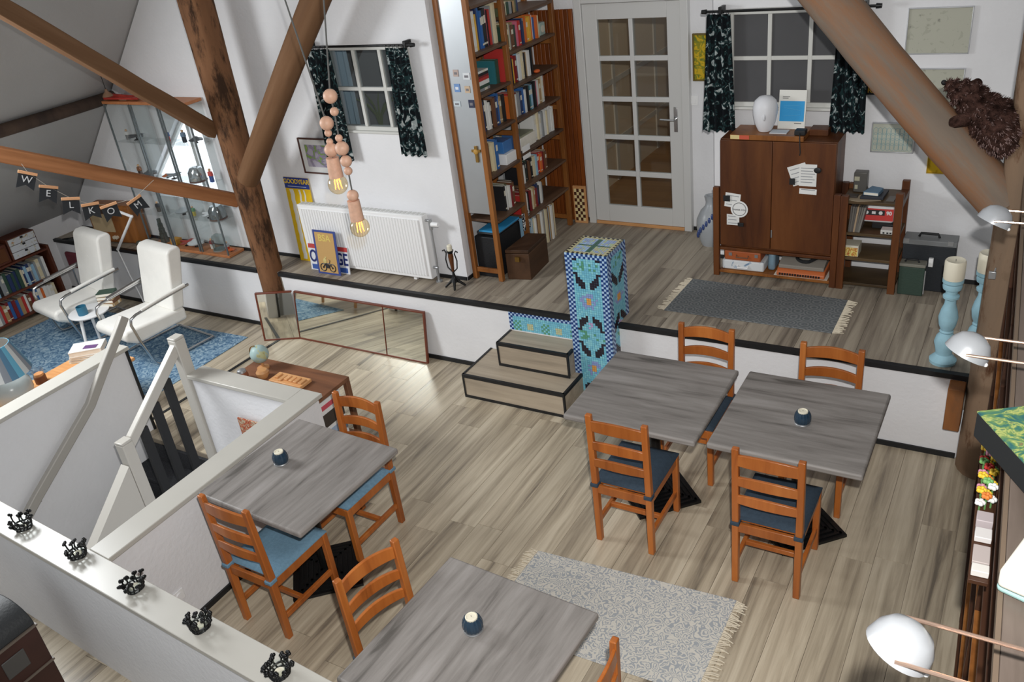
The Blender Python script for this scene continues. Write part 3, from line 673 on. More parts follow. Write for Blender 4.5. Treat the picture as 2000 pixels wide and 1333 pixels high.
def chair(label, x, y, rz, cush, tie=True):
    """ladder-back pine chair, faces +y before rotation; rear legs at y=-.205"""
    t = thing('dining_chair', label, 'chair', (x, y, 0), rz, 'pine ladder-back dining chairs')
    W2, q = .165, .018
    for s in (-1, 1):
        bm = nb(); X = s*W2
        prof = [(-.205-q,0),(-.205+q,0),(-.198+q,.44),(-.222+q,.905),(-.222-q+.006,.905),(-.205-q,.44)]
        prism(bm, prof, 'x', X-q, X+q); obj('rear_leg', bm, ORANGE, t, bev=.005)
        bm = nb(); bx(bm, X-q,.205-q,0,X+q,.205+q,.415); obj('leg', bm, ORANGE, t, bev=.005)
        bm = nb(); bx(bm, X-.011,-.19,.125,X+.011,.19,.16); obj('side_stretcher', bm, ORANGE, t, bev=.004)
        bm = nb(); bx(bm, X-.012,-.19,.355,X+.012,.19,.413); obj('side_rail', bm, ORANGE, t, bev=.004)
    bm = nb(); bx(bm, -W2,-.012-.04,.127,W2,.012-.04,.158); obj('cross_stretcher', bm, ORANGE, t, bev=.004)
    for yy in (-.205,.205):
        bm = nb(); bx(bm, -W2,yy-.011,.355,W2,yy+.011,.413); obj('seat_rail', bm, ORANGE, t, bev=.004)
    for z0, h in ((.555,.058),(.672,.06),(.80,.072)):       # arched back slats, bowed backwards
        bm = nb(); n = 12; F = []; Bk = []
        for i in range(n+1):
            u = -1+2*i/n; X = u*(W2-.004); yb = -.214-.020*(1-u*u)-.02*(z0-.44); zt = z0+h+.020*(1-u*u)-.006; zb = z0+.008*(1-u*u)
            F.append((bm.verts.new((X,yb+.008,zb)), bm.verts.new((X,yb+.008,zt)))); Bk.append((bm.verts.new((X,yb-.008,zb)), bm.verts.new((X,yb-.008,zt))))
        for i in range(n):
            bm.faces.new((F[i][0],F[i+1][0],F[i+1][1],F[i][1])); bm.faces.new((Bk[i][0],Bk[i+1][0],Bk[i+1][1],Bk[i][1]))
            bm.faces.new((F[i][1],F[i+1][1],Bk[i+1][1],Bk[i][1])); bm.faces.new((F[i][0],F[i+1][0],Bk[i+1][0],Bk[i][0]))
        for i in (0, n): bm.faces.new((F[i][0],F[i][1],Bk[i][1],Bk[i][0]))
        obj('back_slat', bm, ORANGE, t, bev=.003)
    bm = nb(); bx(bm, -.175,-.185,.405,.175,.215,.42); obj('seat', bm, ORANGE, t, bev=.005)
    bm = nb(); n = 10; G = []
    for j in range(n+1):
        row = []
        for i in range(n+1):
            u, v = -1+2*i/n, -1+2*j/n; e = max(abs(u), abs(v)); row.append(bm.verts.new((u*.185, .015+v*.205, .447-.018*(e**6))))
        G.append(row)
    for j in range(n):
        for i in range(n): bm.faces.new((G[j][i],G[j][i+1],G[j+1][i+1],G[j+1][i]))
    edge = G[0]+[G[j][n] for j in range(1,n+1)]+G[n][n-1::-1]+[G[j][0] for j in range(n-1,0,-1)]
    low = [bm.verts.new((v.co.x,v.co.y,.421)) for v in edge]
    for i in range(len(edge)): k = (i+1)%len(edge); bm.faces.new((edge[i],edge[k],low[k],low[i]))
    bm.faces.new(low)
    cu = obj('cushion', bm, cush, t, ang=75)
    for s in (-1, 1):
        bm = nb(); bx(bm, s*W2-.024,-.232,.405,s*W2+.024,-.18,.428); obj('cushion_tie', bm, cush, cu, bev=.004)
    return t
chair('pine chair with slate cushion, back to the viewer, at the table by the mosaic pillar', -.02,-1.322,0,SLATE)
chair('pine chair with slate cushion, back to the viewer, at the table by the right post', .81,-1.345,.0,SLATE)
chair('pine chair behind the table by the mosaic pillar, facing the viewer', .09,-.597,PI,SLATE)
chair('pine chair behind the table nearest the right post, facing the viewer', .865,-.62,PI,SLATE)
chair('pine chair with blue cushion on the near side of the half-wall table', -1.606,-2.70,-.02,SKYBLUE)
chair('pine chair with blue cushion on the far side of the half-wall table', -1.60,-2.065,PI-.02,SKYBLUE)
chair('pine chair drawn up to the left edge of the foreground table', -.42,-3.015,-PI/2-.25,SLATE)
chair('pine chair at the right edge of the foreground table, mostly out of view', .37,-3.10,PI/2,SKYBLUE)
def cup(x, y, label):
    t = thing('tealight_cup', label, 'candle holder', (x, y, .76), 0, 'dark blue ribbed tealight cups'); t.scale = (1.06,1.06,.86)
    bm = nb(); lathe(bm, [(0,0),(.040,0),(.042,.006),(.040,.0115),(.034,.0119)], n=32); obj('glass_foot', bm, ALU, t)
    bm = nb(); lathe(bm, [(0,.012),(.036,.012),(.041,.024),(.042,.048),(.038,.070),(.031,.086),(.027,.086),(.026,.078),(0,.078)], n=64, flute=16, fd=.0012); obj('cup', bm, plain('midnight_glass', '#25394a', .18), t) if 'midnight_glass' not in MATS else obj('cup', bm, MATS['midnight_glass'], t)
    bm = nb(); lathe(bm, [(0,.079),(.0255,.079),(.0255,.092),(.021,.094),(.019,.090),(0,.090)]); cd_ = obj('candle', bm, CREAM, t)
    bm = nb(); cyl(bm, (0,0,.0905),(0,0,.098),.001,n=6); obj('wick', bm, BLACK, cd_)
cup(-1.735,-2.395,'dark blue tealight cup on the table by the stair half wall'); cup(.85,-1.03,'dark blue tealight cup on the table nearest the right post'); cup(-.04,-3.01,'dark blue ribbed tealight cup on the foreground table')

# ================================================================ TEALIGHT HOLDERS ON THE HALF WALL
def wreath(x, y, label, seed, tilt):
    rnd = random.Random(seed); t = thing('tealight_holder', label, 'candle holder', (x, y, CZ), rnd.random()*6, 'black wreath tealight holders on the half wall'); t.scale = (1.3,1.3,1.2)
    bm = nb()
    for zz, rr in ((.006,.030),(.022,.034)): tube(bm, [(rr*math.cos(a),rr*math.sin(a),zz+.003*math.sin(3*a)) for a in [2*PI*i/20 for i in range(20)]], .0042, n=6, closed=True)
    for k in range(13):
        a = 2*PI*k/13+rnd.random()*.3; h = .03+.035*rnd.random()*(1 if k % 3 else 1.3); r_ = .034+.012*rnd.random()
        tube(bm, [(.031*math.cos(a),.031*math.sin(a),.006),(.036*math.cos(a+.2),.036*math.sin(a+.2),h*.6),(r_*math.cos(a+.1),r_*math.sin(a+.1),h)], .0032, n=5)
        c = Vector((r_*math.cos(a+.1), r_*math.sin(a+.1), h))
        for p in range(4):
            b = p*PI/2+a; sph(bm, c+Vector((.005*math.cos(b)*abs(math.sin(a)+.3),.005*math.sin(b),.005*math.cos(b))), .0066, 7, 5)
    obj('iron_wreath', bm, BLKMET, t, label='black iron wreath of twigs and small flowers')
    bm = nb(); lathe(bm, [(0,.004),(.018,.004),(.027,.02),(.029,.045),(.027,.045),(.025,.021),(.016,.007),(0,.007)]); obj('glass_bowl', bm, GLASS, t)
    bm = nb(); lathe(bm, [(0,.008),(.016,.008),(.016,.019),(.012,.0185),(0,.0185)]); obj('candle', bm, CREAM, t)
for k, (x, y, nm) in enumerate(((-2.72,-3.385,'leftmost black wreath tealight holder on the half wall cap'),(-2.21,-3.41,'black wreath tealight holder where the two half walls meet'),(-1.71,-3.45,'black wreath tealight holder in the middle of the five'),(-1.20,-3.495,'black wreath tealight holder with pale candle, fourth from the left'),(-.67,-3.54,'black wreath tealight holder nearest the foreground table'))): wreath(x, y, nm, k, 0)

# ================================================================ RUGS
def fringe(bm, p, d, out, n, ln, seed):
    rnd = random.Random(seed); p, d, out = Vector(p), Vector(d), Vector(out)
    for k in range(n):
        a = p+d*((k+.5)/n); e = a+out*ln*(.7+.5*rnd.random())+d.normalized()*rnd.uniform(-.02,.02)
        tube(bm, [a+Vector((0,0,.004)), a.lerp(e,.5)+Vector((0,0,.006))+d.normalized()*rnd.uniform(-.006,.006), e+Vector((0,0,.003))], [.0045,.004,.003], n=5)
def rug(name, label, corners, z, mat, nf=70, ln=.06):
    t = thing(name, label, 'rug', (sum(c[0] for c in corners)/4, sum(c[1] for c in corners)/4, z), world=True)
    bm = nb(); prism(bm, corners, 'z', z, z+.007); obj('weave', bm, mat, t, bev=.003)
    if nf:
        a, b, c, d = [Vector((q[0],q[1],z)) for q in corners]     # a near-left, b near-right, c far-right, d far-left
        bm = nb(); fringe(bm, a, d-a, (a-b).normalized(), nf, ln, 1); obj('fringe', bm, FRINGE, t, kind='stuff', label='cream tassel fringe')
        bm = nb(); fringe(bm, b, c-b, (b-a).normalized(), nf, ln, 2); obj('fringe', bm, FRINGE, t, kind='stuff', label='cream tassel fringe')
    return t
rug('fringed_rug', 'cream and grey scroll patterned rug with fringes on the lower floor', [(-.50,-2.40),(.70,-2.37),(.70,-1.70),(-.48,-1.77)], 0, RUG2, 60)
rug('fringed_rug', 'dark grey patterned rug with cream fringes on the platform', [(-.46,.285),(.73,.285),(.73,.80),(-.44,.85)], HP, RUG1, 50)
rug('blue_rug', 'mottled blue rug under the white armchairs', [(-7.05,-1.75),(-4.45,-1.35),(-4.43,-.25),(-6.95,-.32)], 0, RUGB, 0)

# ================================================================ FOLDING MIRROR, LOW SHELF
mr = thing('folding_mirror', 'three-part mirror in a red brown frame leaning along the riser', 'mirror', (-3.3,-.08,0), world=True)
FR = plain('mahogany_frame', '#6a3320', .35)
def mpanel(a, b, h):
    a, b = Vector(a), Vector(b); d = (b-a).normalized(); n_ = Vector((d.y,-d.x,0)); lean = -n_*.07
    def P(s, zz, o=0): return a+d*s+Vector((0,0,zz))+lean*(zz/h)+n_*o
    L_ = (b-a).length
    bm = nb(); q = [P(.006,.006,.006),P(L_-.006,.006,.006),P(L_-.006,h-.006,.006),P(.006,h-.006,.006)]
    A = [bm.verts.new(v) for v in q]; Bq = [bm.verts.new(v-n_*.006) for v in q]; bm.faces.new(A); bm.faces.new(Bq[::-1]); ringface(bm, A, Bq, 0)
    g = obj('mirror_panel', bm, MIRROR, mr)
    def bar(s0, z0, s1, z1):
        bm = nb(); q = [P(s0,z0,.012),P(s1,z0,.012),P(s1,z1,.012),P(s0,z1,.012)]
        A = [bm.verts.new(v) for v in q]; Bq = [bm.verts.new(v-n_*.024) for v in q]; bm.faces.new(A); bm.faces.new(Bq[::-1]); ringface(bm, A, Bq, 0); obj('frame_bar', bm, FR, mr, bev=.003)
    return P, bar, L_
P, bar, L_ = mpanel((-4.22,-.245,0),(-3.90,-.10,0),.46); bar(0,0,L_,.015); bar(0,.445,L_,.46); bar(0,.015,.016,.445)
P, bar, L_ = mpanel((-3.90,-.10,0),(-2.88,-.10,0),.46); bar(0,0,L_,.015); bar(0,.445,L_,.46); bar(-.003,.015,.004,.445)
P, bar, L_ = mpanel((-2.88,-.10,0),(-2.44,-.10,0),.46); bar(0,0,L_,.015); bar(0,.445,L_,.46); bar(L_-.016,.015,L_,.445); bar(-.003,.015,.004,.445)
UN = wood('low_shelf_wood', ['#5a3a27','#7d5238','#8e6144'], 'x', 12, .12, .5)
un = thing('low_shelf', 'low brown wooden shelf behind the stair half wall', 'shelf', (-2.62,-1.47,0), world=True)
bm = nb(); bx(bm, -3.05,-1.66,.575,-2.19,-1.28,.605); obj('top_board', bm, UN, un, bev=.003)
for x, y in ((-3.03,-1.655),(-3.03,-1.32),(-2.225,-1.655),(-2.225,-1.32)):
    bm = nb(); bx(bm, x,y,0,x+.035,y+.04,.575); obj('leg', bm, UN, un, bev=.003)
bm = nb(); bx(bm, -3.03,-1.65,.12,-2.20,-1.29,.145); obj('lower_board', bm, UN, un)
mg = thing('magazine_stack', 'white and dark magazine standing at the end of the low shelf', 'magazine', (-2.24,-1.53,.145), world=True)
bm = nb(); bx(bm, -2.22,-1.60,.147,-2.205,-1.385,.56); obj('cover', bm, flat('#e4e4e4'), mg)
bm = nb(); bx(bm, -2.206,-1.60,.36,-2.202,-1.385,.46); obj('picture', bm, flat('#3d3530'), mg)
bm = nb(); bx(bm, -2.206,-1.60,.25,-2.202,-1.385,.33); obj('picture', bm, flat('#9fb0c8'), mg)
bm = nb(); bx(bm, -2.206,-1.60,.147,-2.202,-1.385,.18); obj('picture', bm, flat('#23262c'), mg)
bm = nb(); bx(bm, -2.206,-1.585,.495,-2.202,-1.41,.53); obj('title_band', bm, flat('#c8505f'), mg)
gl = thing('globe', 'small pale globe on a wooden stand on the low shelf', 'globe', (-2.90,-1.40,.605), world=True)
bm = nb(); lathe(bm, [(0,.605),(.045,.605),(.045,.615),(.012,.628),(.008,.65),(0,.65)], (-2.90,-1.40,0)); obj('stand', bm, LIGHTWOOD, gl)
bm = nb(); sph(bm, (-2.90,-1.40,.725), .068, 24, 16); obj('ball', bm, pattern('globe_print','#9fb6b4',['#b6b98f','#a7a173'],9,.55,.35), gl)
bm = nb(); tube(bm, [(-2.90-.075*math.cos(a), -1.40-.02, .725+.075*math.sin(a)) for a in [(-1.5+3*i/12) for i in range(13)]], .004, n=6); obj('meridian', bm, plain('brass','#a08248',.3,.9), gl)
bw = thing('turned_bowl', 'small round lidded box of light wood beside the globe', 'bowl', (-2.80,-1.50,.605), world=True)
bm = nb(); lathe(bm, [(0,.605),(.03,.605),(.045,.63),(.047,.65),(0,.65)], (-2.80,-1.50,0)); obj('bowl', bm, LIGHTWOOD, bw)
bm = nb(); lathe(bm, [(.047,.651),(.035,.667),(.0,.674)], (-2.80,-1.50,0)); obj('lid', bm, LIGHTWOOD, bw)
tr = thing('wooden_game', 'flat wooden game board with pegs on the low shelf', 'game', (-2.55,-1.48,.605), world=True)
bm = nb(); bx(bm, -2.70,-1.55,.607,-2.40,-1.43,.632); gb = obj('board', bm, LIGHTWOOD, tr, bev=.004)
rnd = random.Random(2)
for k in range(6):
    x = -2.67+.045*k; bm = nb(); bx(bm, x,-1.535+.02*rnd.random(),.632,x+.032,-1.46,.642+.006*rnd.random()); obj('block', bm, LIGHTWOOD, gb, bev=.003)
jr = thing('ornament_jar', 'small red brown jar with silver lid on the low shelf', 'jar', (-2.93,-1.57,.605), world=True)
bm = nb(); lathe(bm, [(0,.605),(.035,.605),(.042,.64),(.034,.665),(0,.665)], (-2.93,-1.57,0)); obj('body', bm, flat('#8a5238'), jr)
bm = nb(); lathe(bm, [(.034,.666),(.03,.68),(.01,.69),(0,.69)], (-2.93,-1.57,0)); obj('lid', bm, ALU, jr)
bm = nb(); bx(bm, -2.058,-3.115,.19,-2.052,-3.045,.26); ot = thing('wall_socket', 'white double socket low on the stair half wall', 'socket', (-2.05,-3.08,.19), world=True); obj('plate', bm, WHITE, ot, bev=.002)
bm = nb(); cyl(bm, (-2.053,-3.08,.225),(-2.045,-3.08,.225),.02); obj('insert', bm, WHITE, ot)
bm = nb(); tr2 = bx(bm, -2.062,-3.35,0,-2.046,-1.72,.036); struct('baseboard_stair', bm, BLACK, label='thin black skirting along the stair half wall')

# ================================================================ BOOKS
def book_mesh(band):
    bm = nb()
    bx(bm, .95,0,0,1,1,1,0); bx(bm, 0,0,0,.95,.09,1,0); bx(bm, 0,.91,0,.95,1,1,0); bx(bm, .01,.09,.012,.95,.91,.985,1)
    if band: bx(bm, .999,.06,.62,1.004,.94,.82,2); bx(bm, .999,.06,.08,1.004,.94,.13,2)
    o = obj('book', bm, [COVER, PAPER, flat('#d8d2c0')], loc=(0,0,-50)); me = o.data; bpy.data.objects.remove(o); return me
BM = [book_mesh(False), book_mesh(True)]
CN = {'black':'#1d1d20','dark green':'#2f4a3c','olive':'#5d6146','grey':'#8f9294','white':'#dcdcd8','cream':'#d3c7a6','yellow':'#d9a93a','orange':'#d2692c','red':'#b3302c','dark red':'#7a2326','brown':'#6b452d','navy':'#26355e','blue':'#2f62a3','pale blue':'#8fb4cc','teal':'#2e7079','pink':'#cf6f86','purple':'#55406e','tan':'#a98a62'}
def place_book(x, y, z, sx, sy, sz, col, label, group, rot=(0,0,0), name='book', band=None):
    o = bpy.data.objects.new(name, BM[random.random() < .3 if band is None else band]); COL.objects.link(o)
    o.location = (x, y, z); o.scale = (sx, sy, sz); o.rotation_euler = rot; o.color = lin(CN[col]); return tag(o, label, 'book', group)

for zi, z in enumerate((.68,1.1,1.5,1.9)):
    y = 2.74
    for i in range(6):
        t = random.uniform(.03,.06); c = random.choice(['red','white','black','orange','cream','blue','brown'])
        o = place_book(-.47,y+t,z,.17,t,random.uniform(.22,.3),c,f'{c} book, {ORD[i]} from the door, {ORD[zi]} shelf of the hallway bookcase','books in the hallway bookcase',rot=(0,0,PI)); y += t+.002
# ================================================================ TALL BOOKCASE
X0, X1 = -2.195, -1.905
bc = thing('tall_bookcase', 'tall open bookcase of honey pine ladders and dark shelves against the wall', 'bookcase', (-2.05,1.03,HP), world=True)
LY = (.41,.89,1.68)
for y in LY:
    for x in (X0, X1-.04):
        bm = nb(); bx(bm, x,y-.02,HP,x+.04,y+.02,2.98); obj('post', bm, ORANGED, bc, bev=.003)
    for z in ((.70,2.94) if y == .41 else (.70,1.45,1.72,2.28,2.7)):
        bm = nb(); bx(bm, X0+.04,y-.011,z-.03,X1-.04,y+.011,z+.01); obj('rung', bm, ORANGED, bc, bev=.003)
NZ = [1.13,1.50,1.83,2.13,2.43,2.76]; FZ = [.985,1.25,1.53,1.81,2.08,2.34,2.60]
for z in NZ: bm = nb(); bx(bm, X0,LY[0]+.022,z-.022,X1+.01,LY[1]-.022,z); obj('shelf', bm, SHELFW, bc, bev=.002)
for z in FZ: bm = nb(); bx(bm, X0,LY[1]+.022,z-.022,X1+.01,LY[2]-.022,z); obj('shelf', bm, SHELFW, bc, bev=.002)
bm = nb(); bx(bm, X0+.041,LY[0]-.006,1.19,X1-.041,LY[0],2.96); obj('steel_panel', bm, STEEL, bc, label='bare steel side panel')
def row(y0, y1, z, cols, hs, shelfname, group, x1=-1.925, depth=.17, lean=None):
    y = y0
    for i, c in enumerate(cols):
        t = random.uniform(.016,.034)
        if y+t > y1: break
        h = hs*random.uniform(.82,1.); dp = depth*random.uniform(.8,1.)
        place_book(x1-.015-random.random()*.03-dp, y, z, dp, t, h, c, f'{c} book, {ORD[i]} from near end, {shelfname} of tall bookcase', group)
        y += t+.0012
gN, gF = 'books in the near bay of the tall bookcase', 'books in the far bay of the tall bookcase'
sn = lambda i, bay: f'{ORD[i]} shelf up, {bay} bay'
def pick(*a): return list(a)
row(.45,.86,NZ[4],pick('white','black','white','orange','yellow','navy','blue','blue','black','black','pink','black','red','grey','cream','black'),.30,sn(4,'near'),gN)
row(.765,.832,NZ[3],pick('teal','dark green'),.19,sn(3,'near'),gN,x1=-1.94)
row(.46,.86,NZ[2],pick('pink','navy','black','white','white','black','brown','navy','blue','blue','tan','black'),.25,sn(2,'near'),gN)
row(.46,.66,NZ[1],pick('dark red','dark red','brown','cream','cream','teal','blue','blue'),.24,sn(1,'near'),gN)
row(.64,.86,NZ[0],pick('black','white','olive','white','dark red','brown','black','tan'),.21,sn(0,'near'),gN)
# lying pile on the fourth near shelf
pz_ = NZ[3]
for k, (c, t) in enumerate((('grey',.02),('dark green',.022),('white',.03),('red',.022),('dark red',.014),('black',.02),('white',.016))):
    o = place_book(-1.95,.47+.01*(k%2),pz_+t, .13,t,.2, c, f'{c} book lying {ORD[k]} from the bottom in the pile on the fourth near shelf', gN, rot=(-PI/2,0,0)); 
    o.rotation_euler = (-PI/2,0,0); o.location = (-2.09, .455, pz_+t+.0005); pz_ += t+.001
bm = nb(); bx(bm, -2.10,.835,NZ[3],-1.93,.850,NZ[3]+.25); obj('book', bm, flat('#b3302c'), label='upright red annual at the far end of the fourth near shelf', cat='book')
row(.93,1.62,FZ[6],pick('olive','black','cream','tan','dark green','grey','black','tan','olive','navy'),.1,'top shelf, far bay',gF)
row(.93,1.515,FZ[5],pick('dark green','olive','cream','grey','brown','tan','dark green','pink','red','dark red','navy','navy','grey','tan','orange','yellow','yellow','orange','white','blue','orange','cream','black'),.20,sn(5,'far'),gF)
row(.93,1.45,FZ[4],pick('black','black','yellow','red','dark red','pale blue','white','cream','cream','black','black','tan','white','brown','black','grey'),.225,sn(4,'far'),gF)
row(.93,1.62,FZ[3],pick('orange','red','white','dark red','grey','navy','blue','white','black','black','teal','pale blue','black','black','pink','white','white','tan','cream','white'),.22,sn(3,'far'),gF)
row(1.26,1.64,FZ[2],pick('white','white','cream','white','white','grey','white','white','cream','white','white','white','white','white'),.235,sn(2,'far'),gF)
row(.93,1.55,FZ[1],pick('black','grey','white','black','dark green','black','brown','black','tan','cream','pale blue','black','red','orange','red','dark red','brown','tan'),.185,sn(1,'far'),gF)
row(.93,1.50,FZ[0],pick('red','dark red','white','white','black','dark red','brown','cream','cream','tan','dark red','navy','black','white','pale blue','grey'),.20,sn(0,'far'),gF)
# box files and white cards in the far bay
bm = nb(); bx(bm, -2.15,.98,FZ[2],-1.94,1.24,FZ[2]+.10); obj('paper_pile', bm, PAPER, bev=.004, label='pile of yellowed papers beside the white ring binders', cat='papers')
bm = nb(); bx(bm, -2.15,1.0,FZ[2]+.102,-1.95,1.22,FZ[2]+.115); obj('document', bm, flat('#8e8f78'), label='olive folder lying on the yellowed paper pile', cat='folder')
bm = nb(); bx(bm, -2.08,.925,FZ[2],-1.93,.955,FZ[2]+.16); obj('blue_box', bm, flat('#3a5d8f'), label='narrow blue box beside the paper pile in the far bay', cat='box')
bm = nb(); bx(bm, -1.903,.93,FZ[2]-.06,-1.898,1.05,FZ[2]+.05); obj('shelf_card', bm, WHITE, label='white printed card hanging on a shelf edge of the far bay', cat='card')
bm = nb(); bx(bm, -2.06,.70,NZ[1],-1.92,.86,NZ[1]+.085); obj('white_box', bm, WHITE, bev=.003, label='small white box on the second near shelf', cat='box')
bm = nb(); bx(bm, -2.1,.72,NZ[1]+.087,-1.95,.86,NZ[1]+.18); obj('blue_tin', bm, flat('#3f74b0', .3), bev=.003, label='blue tin on top of the small white box', cat='tin')
t = thing('photo_tin', 'pale green tin with a printed face on the sixth far shelf', 'tin', (-1.99,1.56,FZ[5]), world=True)
bm = nb(); bx(bm, -2.03,1.525,FZ[5],-1.96,1.615,FZ[5]+.10); obj('body', bm, flat('#9db0a8', .4), t, bev=.004)
bm = nb(); cyl(bm, (-1.962,1.57,FZ[5]+.05),(-1.957,1.57,FZ[5]+.05),.03,n=20); obj('portrait', bm, flat('#c9c5b4'), t)
bm = nb(); sph(bm, (-1.93,1.35,FZ[4]+.015),.022,12,8,sc=(1.2,1.5,.7)); obj('orange_toy', bm, flat('#d2602a'), label='little orange toy lying on the fifth far shelf', cat='toy')
# records along the floor of the far bay
y = .93
for i in range(24):
    t = random.uniform(.014,.030)
    if y+t > 1.65: break
    c = random.choice(['cream','tan','white','grey','cream','tan','pale blue','brown','cream','white','dark green','pale blue'])
    if i < 3: c = 'pale blue'
    place_book(-2.17, y, HP, .24+random.uniform(-.012,.012), t, .315+random.uniform(-.01,.01), c, f'{c} record sleeve, {ORD[i]} from the near end on the floor', 'record sleeves under the tall bookcase', name='record_sleeve', band=False)['category'] = 'record'
    y += t+.001
t = thing('guitar_amplifier', 'black box standing in the bottom of the near bay', 'amplifier', (-2.06,.66,HP), world=True)
bm = nb(); bx(bm, -2.17,.45,HP,-1.96,.85,HP+.36); obj('body', bm, plain('black_vinyl','#16171a',.6,bump=.2), t, bev=.008)
bm = nb(); bx(bm, -2.10,.60,HP+.362,-2.06,.72,HP+.375); obj('handle', bm, BLACK, t)
bm = nb(); bx(bm, -2.12,.46,HP+.40,-1.93,.80,HP+.415); obj('blue_folder', bm, flat('#2f8fc4'), label='bright blue folder lying above the black box in the bookcase', cat='folder')
bm = nb(); bx(bm, -2.15,.47,HP+.378,-1.95,.83,HP+.396); obj('flat_case', bm, flat('#3b3f44'), label='dark flat case lying on the black box in the bookcase', cat='case')
CHESTW = wood('dark_chest_wood', ['#2e1d12','#47301f','#543a27'], 'y', 10, .15, .5)
t = thing('brown_chest', 'dark brown wooden box with brass corners in front of the bookcase', 'box', (-1.90,.66,HP), world=True)
bm = nb(); prism(bm, [(-1.89,.45),(-1.69,.49),(-1.72,.86),(-1.89,.83)], 'z', HP, HP+.23); obj('body', bm, CHESTW, t, bev=.005)
bm = nb(); prism(bm, [(-1.89,.45),(-1.69,.49),(-1.72,.86),(-1.89,.83)], 'z', HP+.233, HP+.262); obj('lid', bm, CHESTW, t, bev=.005)
bm = nb(); bx(bm, -1.80,.448,HP+.17,-1.76,.466,HP+.21); obj('latch', bm, plain('dull_brass','#8c6b34',.4,.8), t)
t = thing('cartoon_print', 'black and white print card behind the brown box', 'card', (-1.9,.87,HP), world=True)
bm = nb(); bx(bm, -1.93,.845,HP+.27,-1.915,.95,HP+.42); obj('card', bm, pattern('bw_print','#17181a',['#dfe0e0','#e6e6e6'],26,.5), t)
# magnets and cross on the steel panel
for k, (u, v, w_, h_, c, lb, ct) in enumerate(((890,143,.045,.05,'#b9a59c','pinkish photo magnet high on the steel panel','magnet'),(911,149,.06,.05,'#d9dde0','white picture magnet with a dark car on the steel panel','magnet'),(893,172,.05,.06,'#6f93c6','blue picture magnet on the steel panel','magnet'),(913,175,.045,.05,'#c9b093','cream and red magnet on the steel panel','magnet'),(893,203,.06,.04,'#c6d2d8','pale blue car shaped magnet on the steel panel','magnet'),(921,203,.05,.06,'#2a2f4a','dark photo magnet low on the steel panel','magnet'))):
    q = at(u, v, y=LY[0]-.008); t = thing('fridge_magnet', lb, ct, q, group='magnets on the steel panel', world=True)
    bm = nb(); bx(bm, q.x-w_/2,LY[0]-.011,q.z-h_/2,q.x+w_/2,LY[0]-.0065,q.z+h_/2); obj('plate', bm, flat(c), t, bev=.001)
    bm = nb(); bx(bm, q.x-w_*.28,LY[0]-.013,q.z-h_*.2,q.x+w_*.28,LY[0]-.011,q.z+h_*.15); obj('print', bm, flat('#77757a' if k != 2 else '#dfe4ec'), t, bev=.001)
q = at(931, 300, y=LY[0]-.01); t = thing('wooden_cross', 'small wooden cross hung on the bookcase side', 'cross', q, world=True)
bm = nb(); bx(bm, q.x-.012,LY[0]-.02,q.z-.07,q.x+.012,LY[0]-.0065,q.z+.06); bx(bm, q.x-.04,LY[0]-.02,q.z+.01,q.x+.04,LY[0]-.0065,q.z+.032); obj('cross', bm, plain('brass_wood','#8a6a30',.4,.3), t, bev=.002)
bm = nb(); sph(bm, (q.x,LY[0]-.02,q.z+.015),.022,12,8,sc=(1,.5,1)); obj('medallion', bm, flat('#b48a3c'), t)
# panelled boards beside the door and the chess board
PANELW = wood('red_pine_boards', ['#582b11','#7c4119','#8d4f21'], 'z', 12, .12, .4)
t = thing('board_panel', 'upright orange brown boards between bookcase and door', 'panel', (-1.98,1.80,HP), world=True)
for k in range(10):
    x = -2.195+.0405*k; bm = nb(); bx(bm, x,1.792,HP+.005,x+.038,1.816,2.50); obj('board', bm, PANELW, t, bev=.005)
t = thing('chess_board', 'chequered draughts board leaning against the orange boards', 'chess board', (-1.84,1.75,HP), world=True)
bm = nb(); bx(bm, -1.905,1.745,HP,-1.775,1.765,HP+.36); obj('board', bm, LIGHTWOOD, t, bev=.003)
for i in range(10):
    for j in range(4):
        x = -1.890+.025*j; z = HP+.025+.031*i; bm = nb(); bx(bm, x,1.742,z,x+.0245,1.7452,z+.0305); obj('square', bm, flat('#e2cf9a') if (i+j) % 2 else flat('#4a2413'), t)
# light switch, yellow picture in the recess
t = thing('light_switch', 'white light switch right of the glazed door', 'switch', (-.76,1.826,1.71), world=True)
bm = nb(); bx(bm, -.80,1.822,1.705,-.72,1.829,1.785); obj('plate', bm, WHITE, t, bev=.002); bm = nb(); bx(bm, -.785,1.818,1.72,-.735,1.822,1.77); obj('rocker', bm, WHITE, t, bev=.002)
def picture(name, label, x0, x1, z0, z1, y, fm, pm, f=.012, cat='picture', extra=None):
    t = thing(name, label, cat, ((x0+x1)/2, y, z0), world=True)
    for a in ((x0,z0,x0+f,z1),(x1-f,z0,x1,z1),(x0+f,z0,x1-f,z0+f),(x0+f,z1-f,x1-f,z1)):
        bm = nb(); bx(bm, a[0],y-.014,a[1],a[2],y+.006,a[3]); obj('frame_bar', bm, fm, t, bev=.002)
    bm = nb(); bx(bm, x0+f,y-.004,z0+f,x1-f,y+.004,z1-f); obj('print', bm, pm, t)
    return t
picture('framed_picture','framed yellow print half hidden by the floral curtain',-.755,-.50,1.905,2.275,1.822,flat('#6a5a26'),pattern('yellow_print','#c9a92e',['#8f8a2e','#6b7a3a'],16,.5))
t = picture('framed_picture','framed colour photograph left of the radiator window',-3.775,-3.42,1.46,1.775,.332,plain('dark_frame','#4a2a22',.4),flat('#d4d4d2',.6))
bm = nb(); bx(bm, -3.715,.326,1.52,-3.48,.3285,1.715); obj('photograph', bm, pattern('landscape_print','#a9a3b0',['#8d8398','#7d9a52','#cfc27a'],7,.50), t)

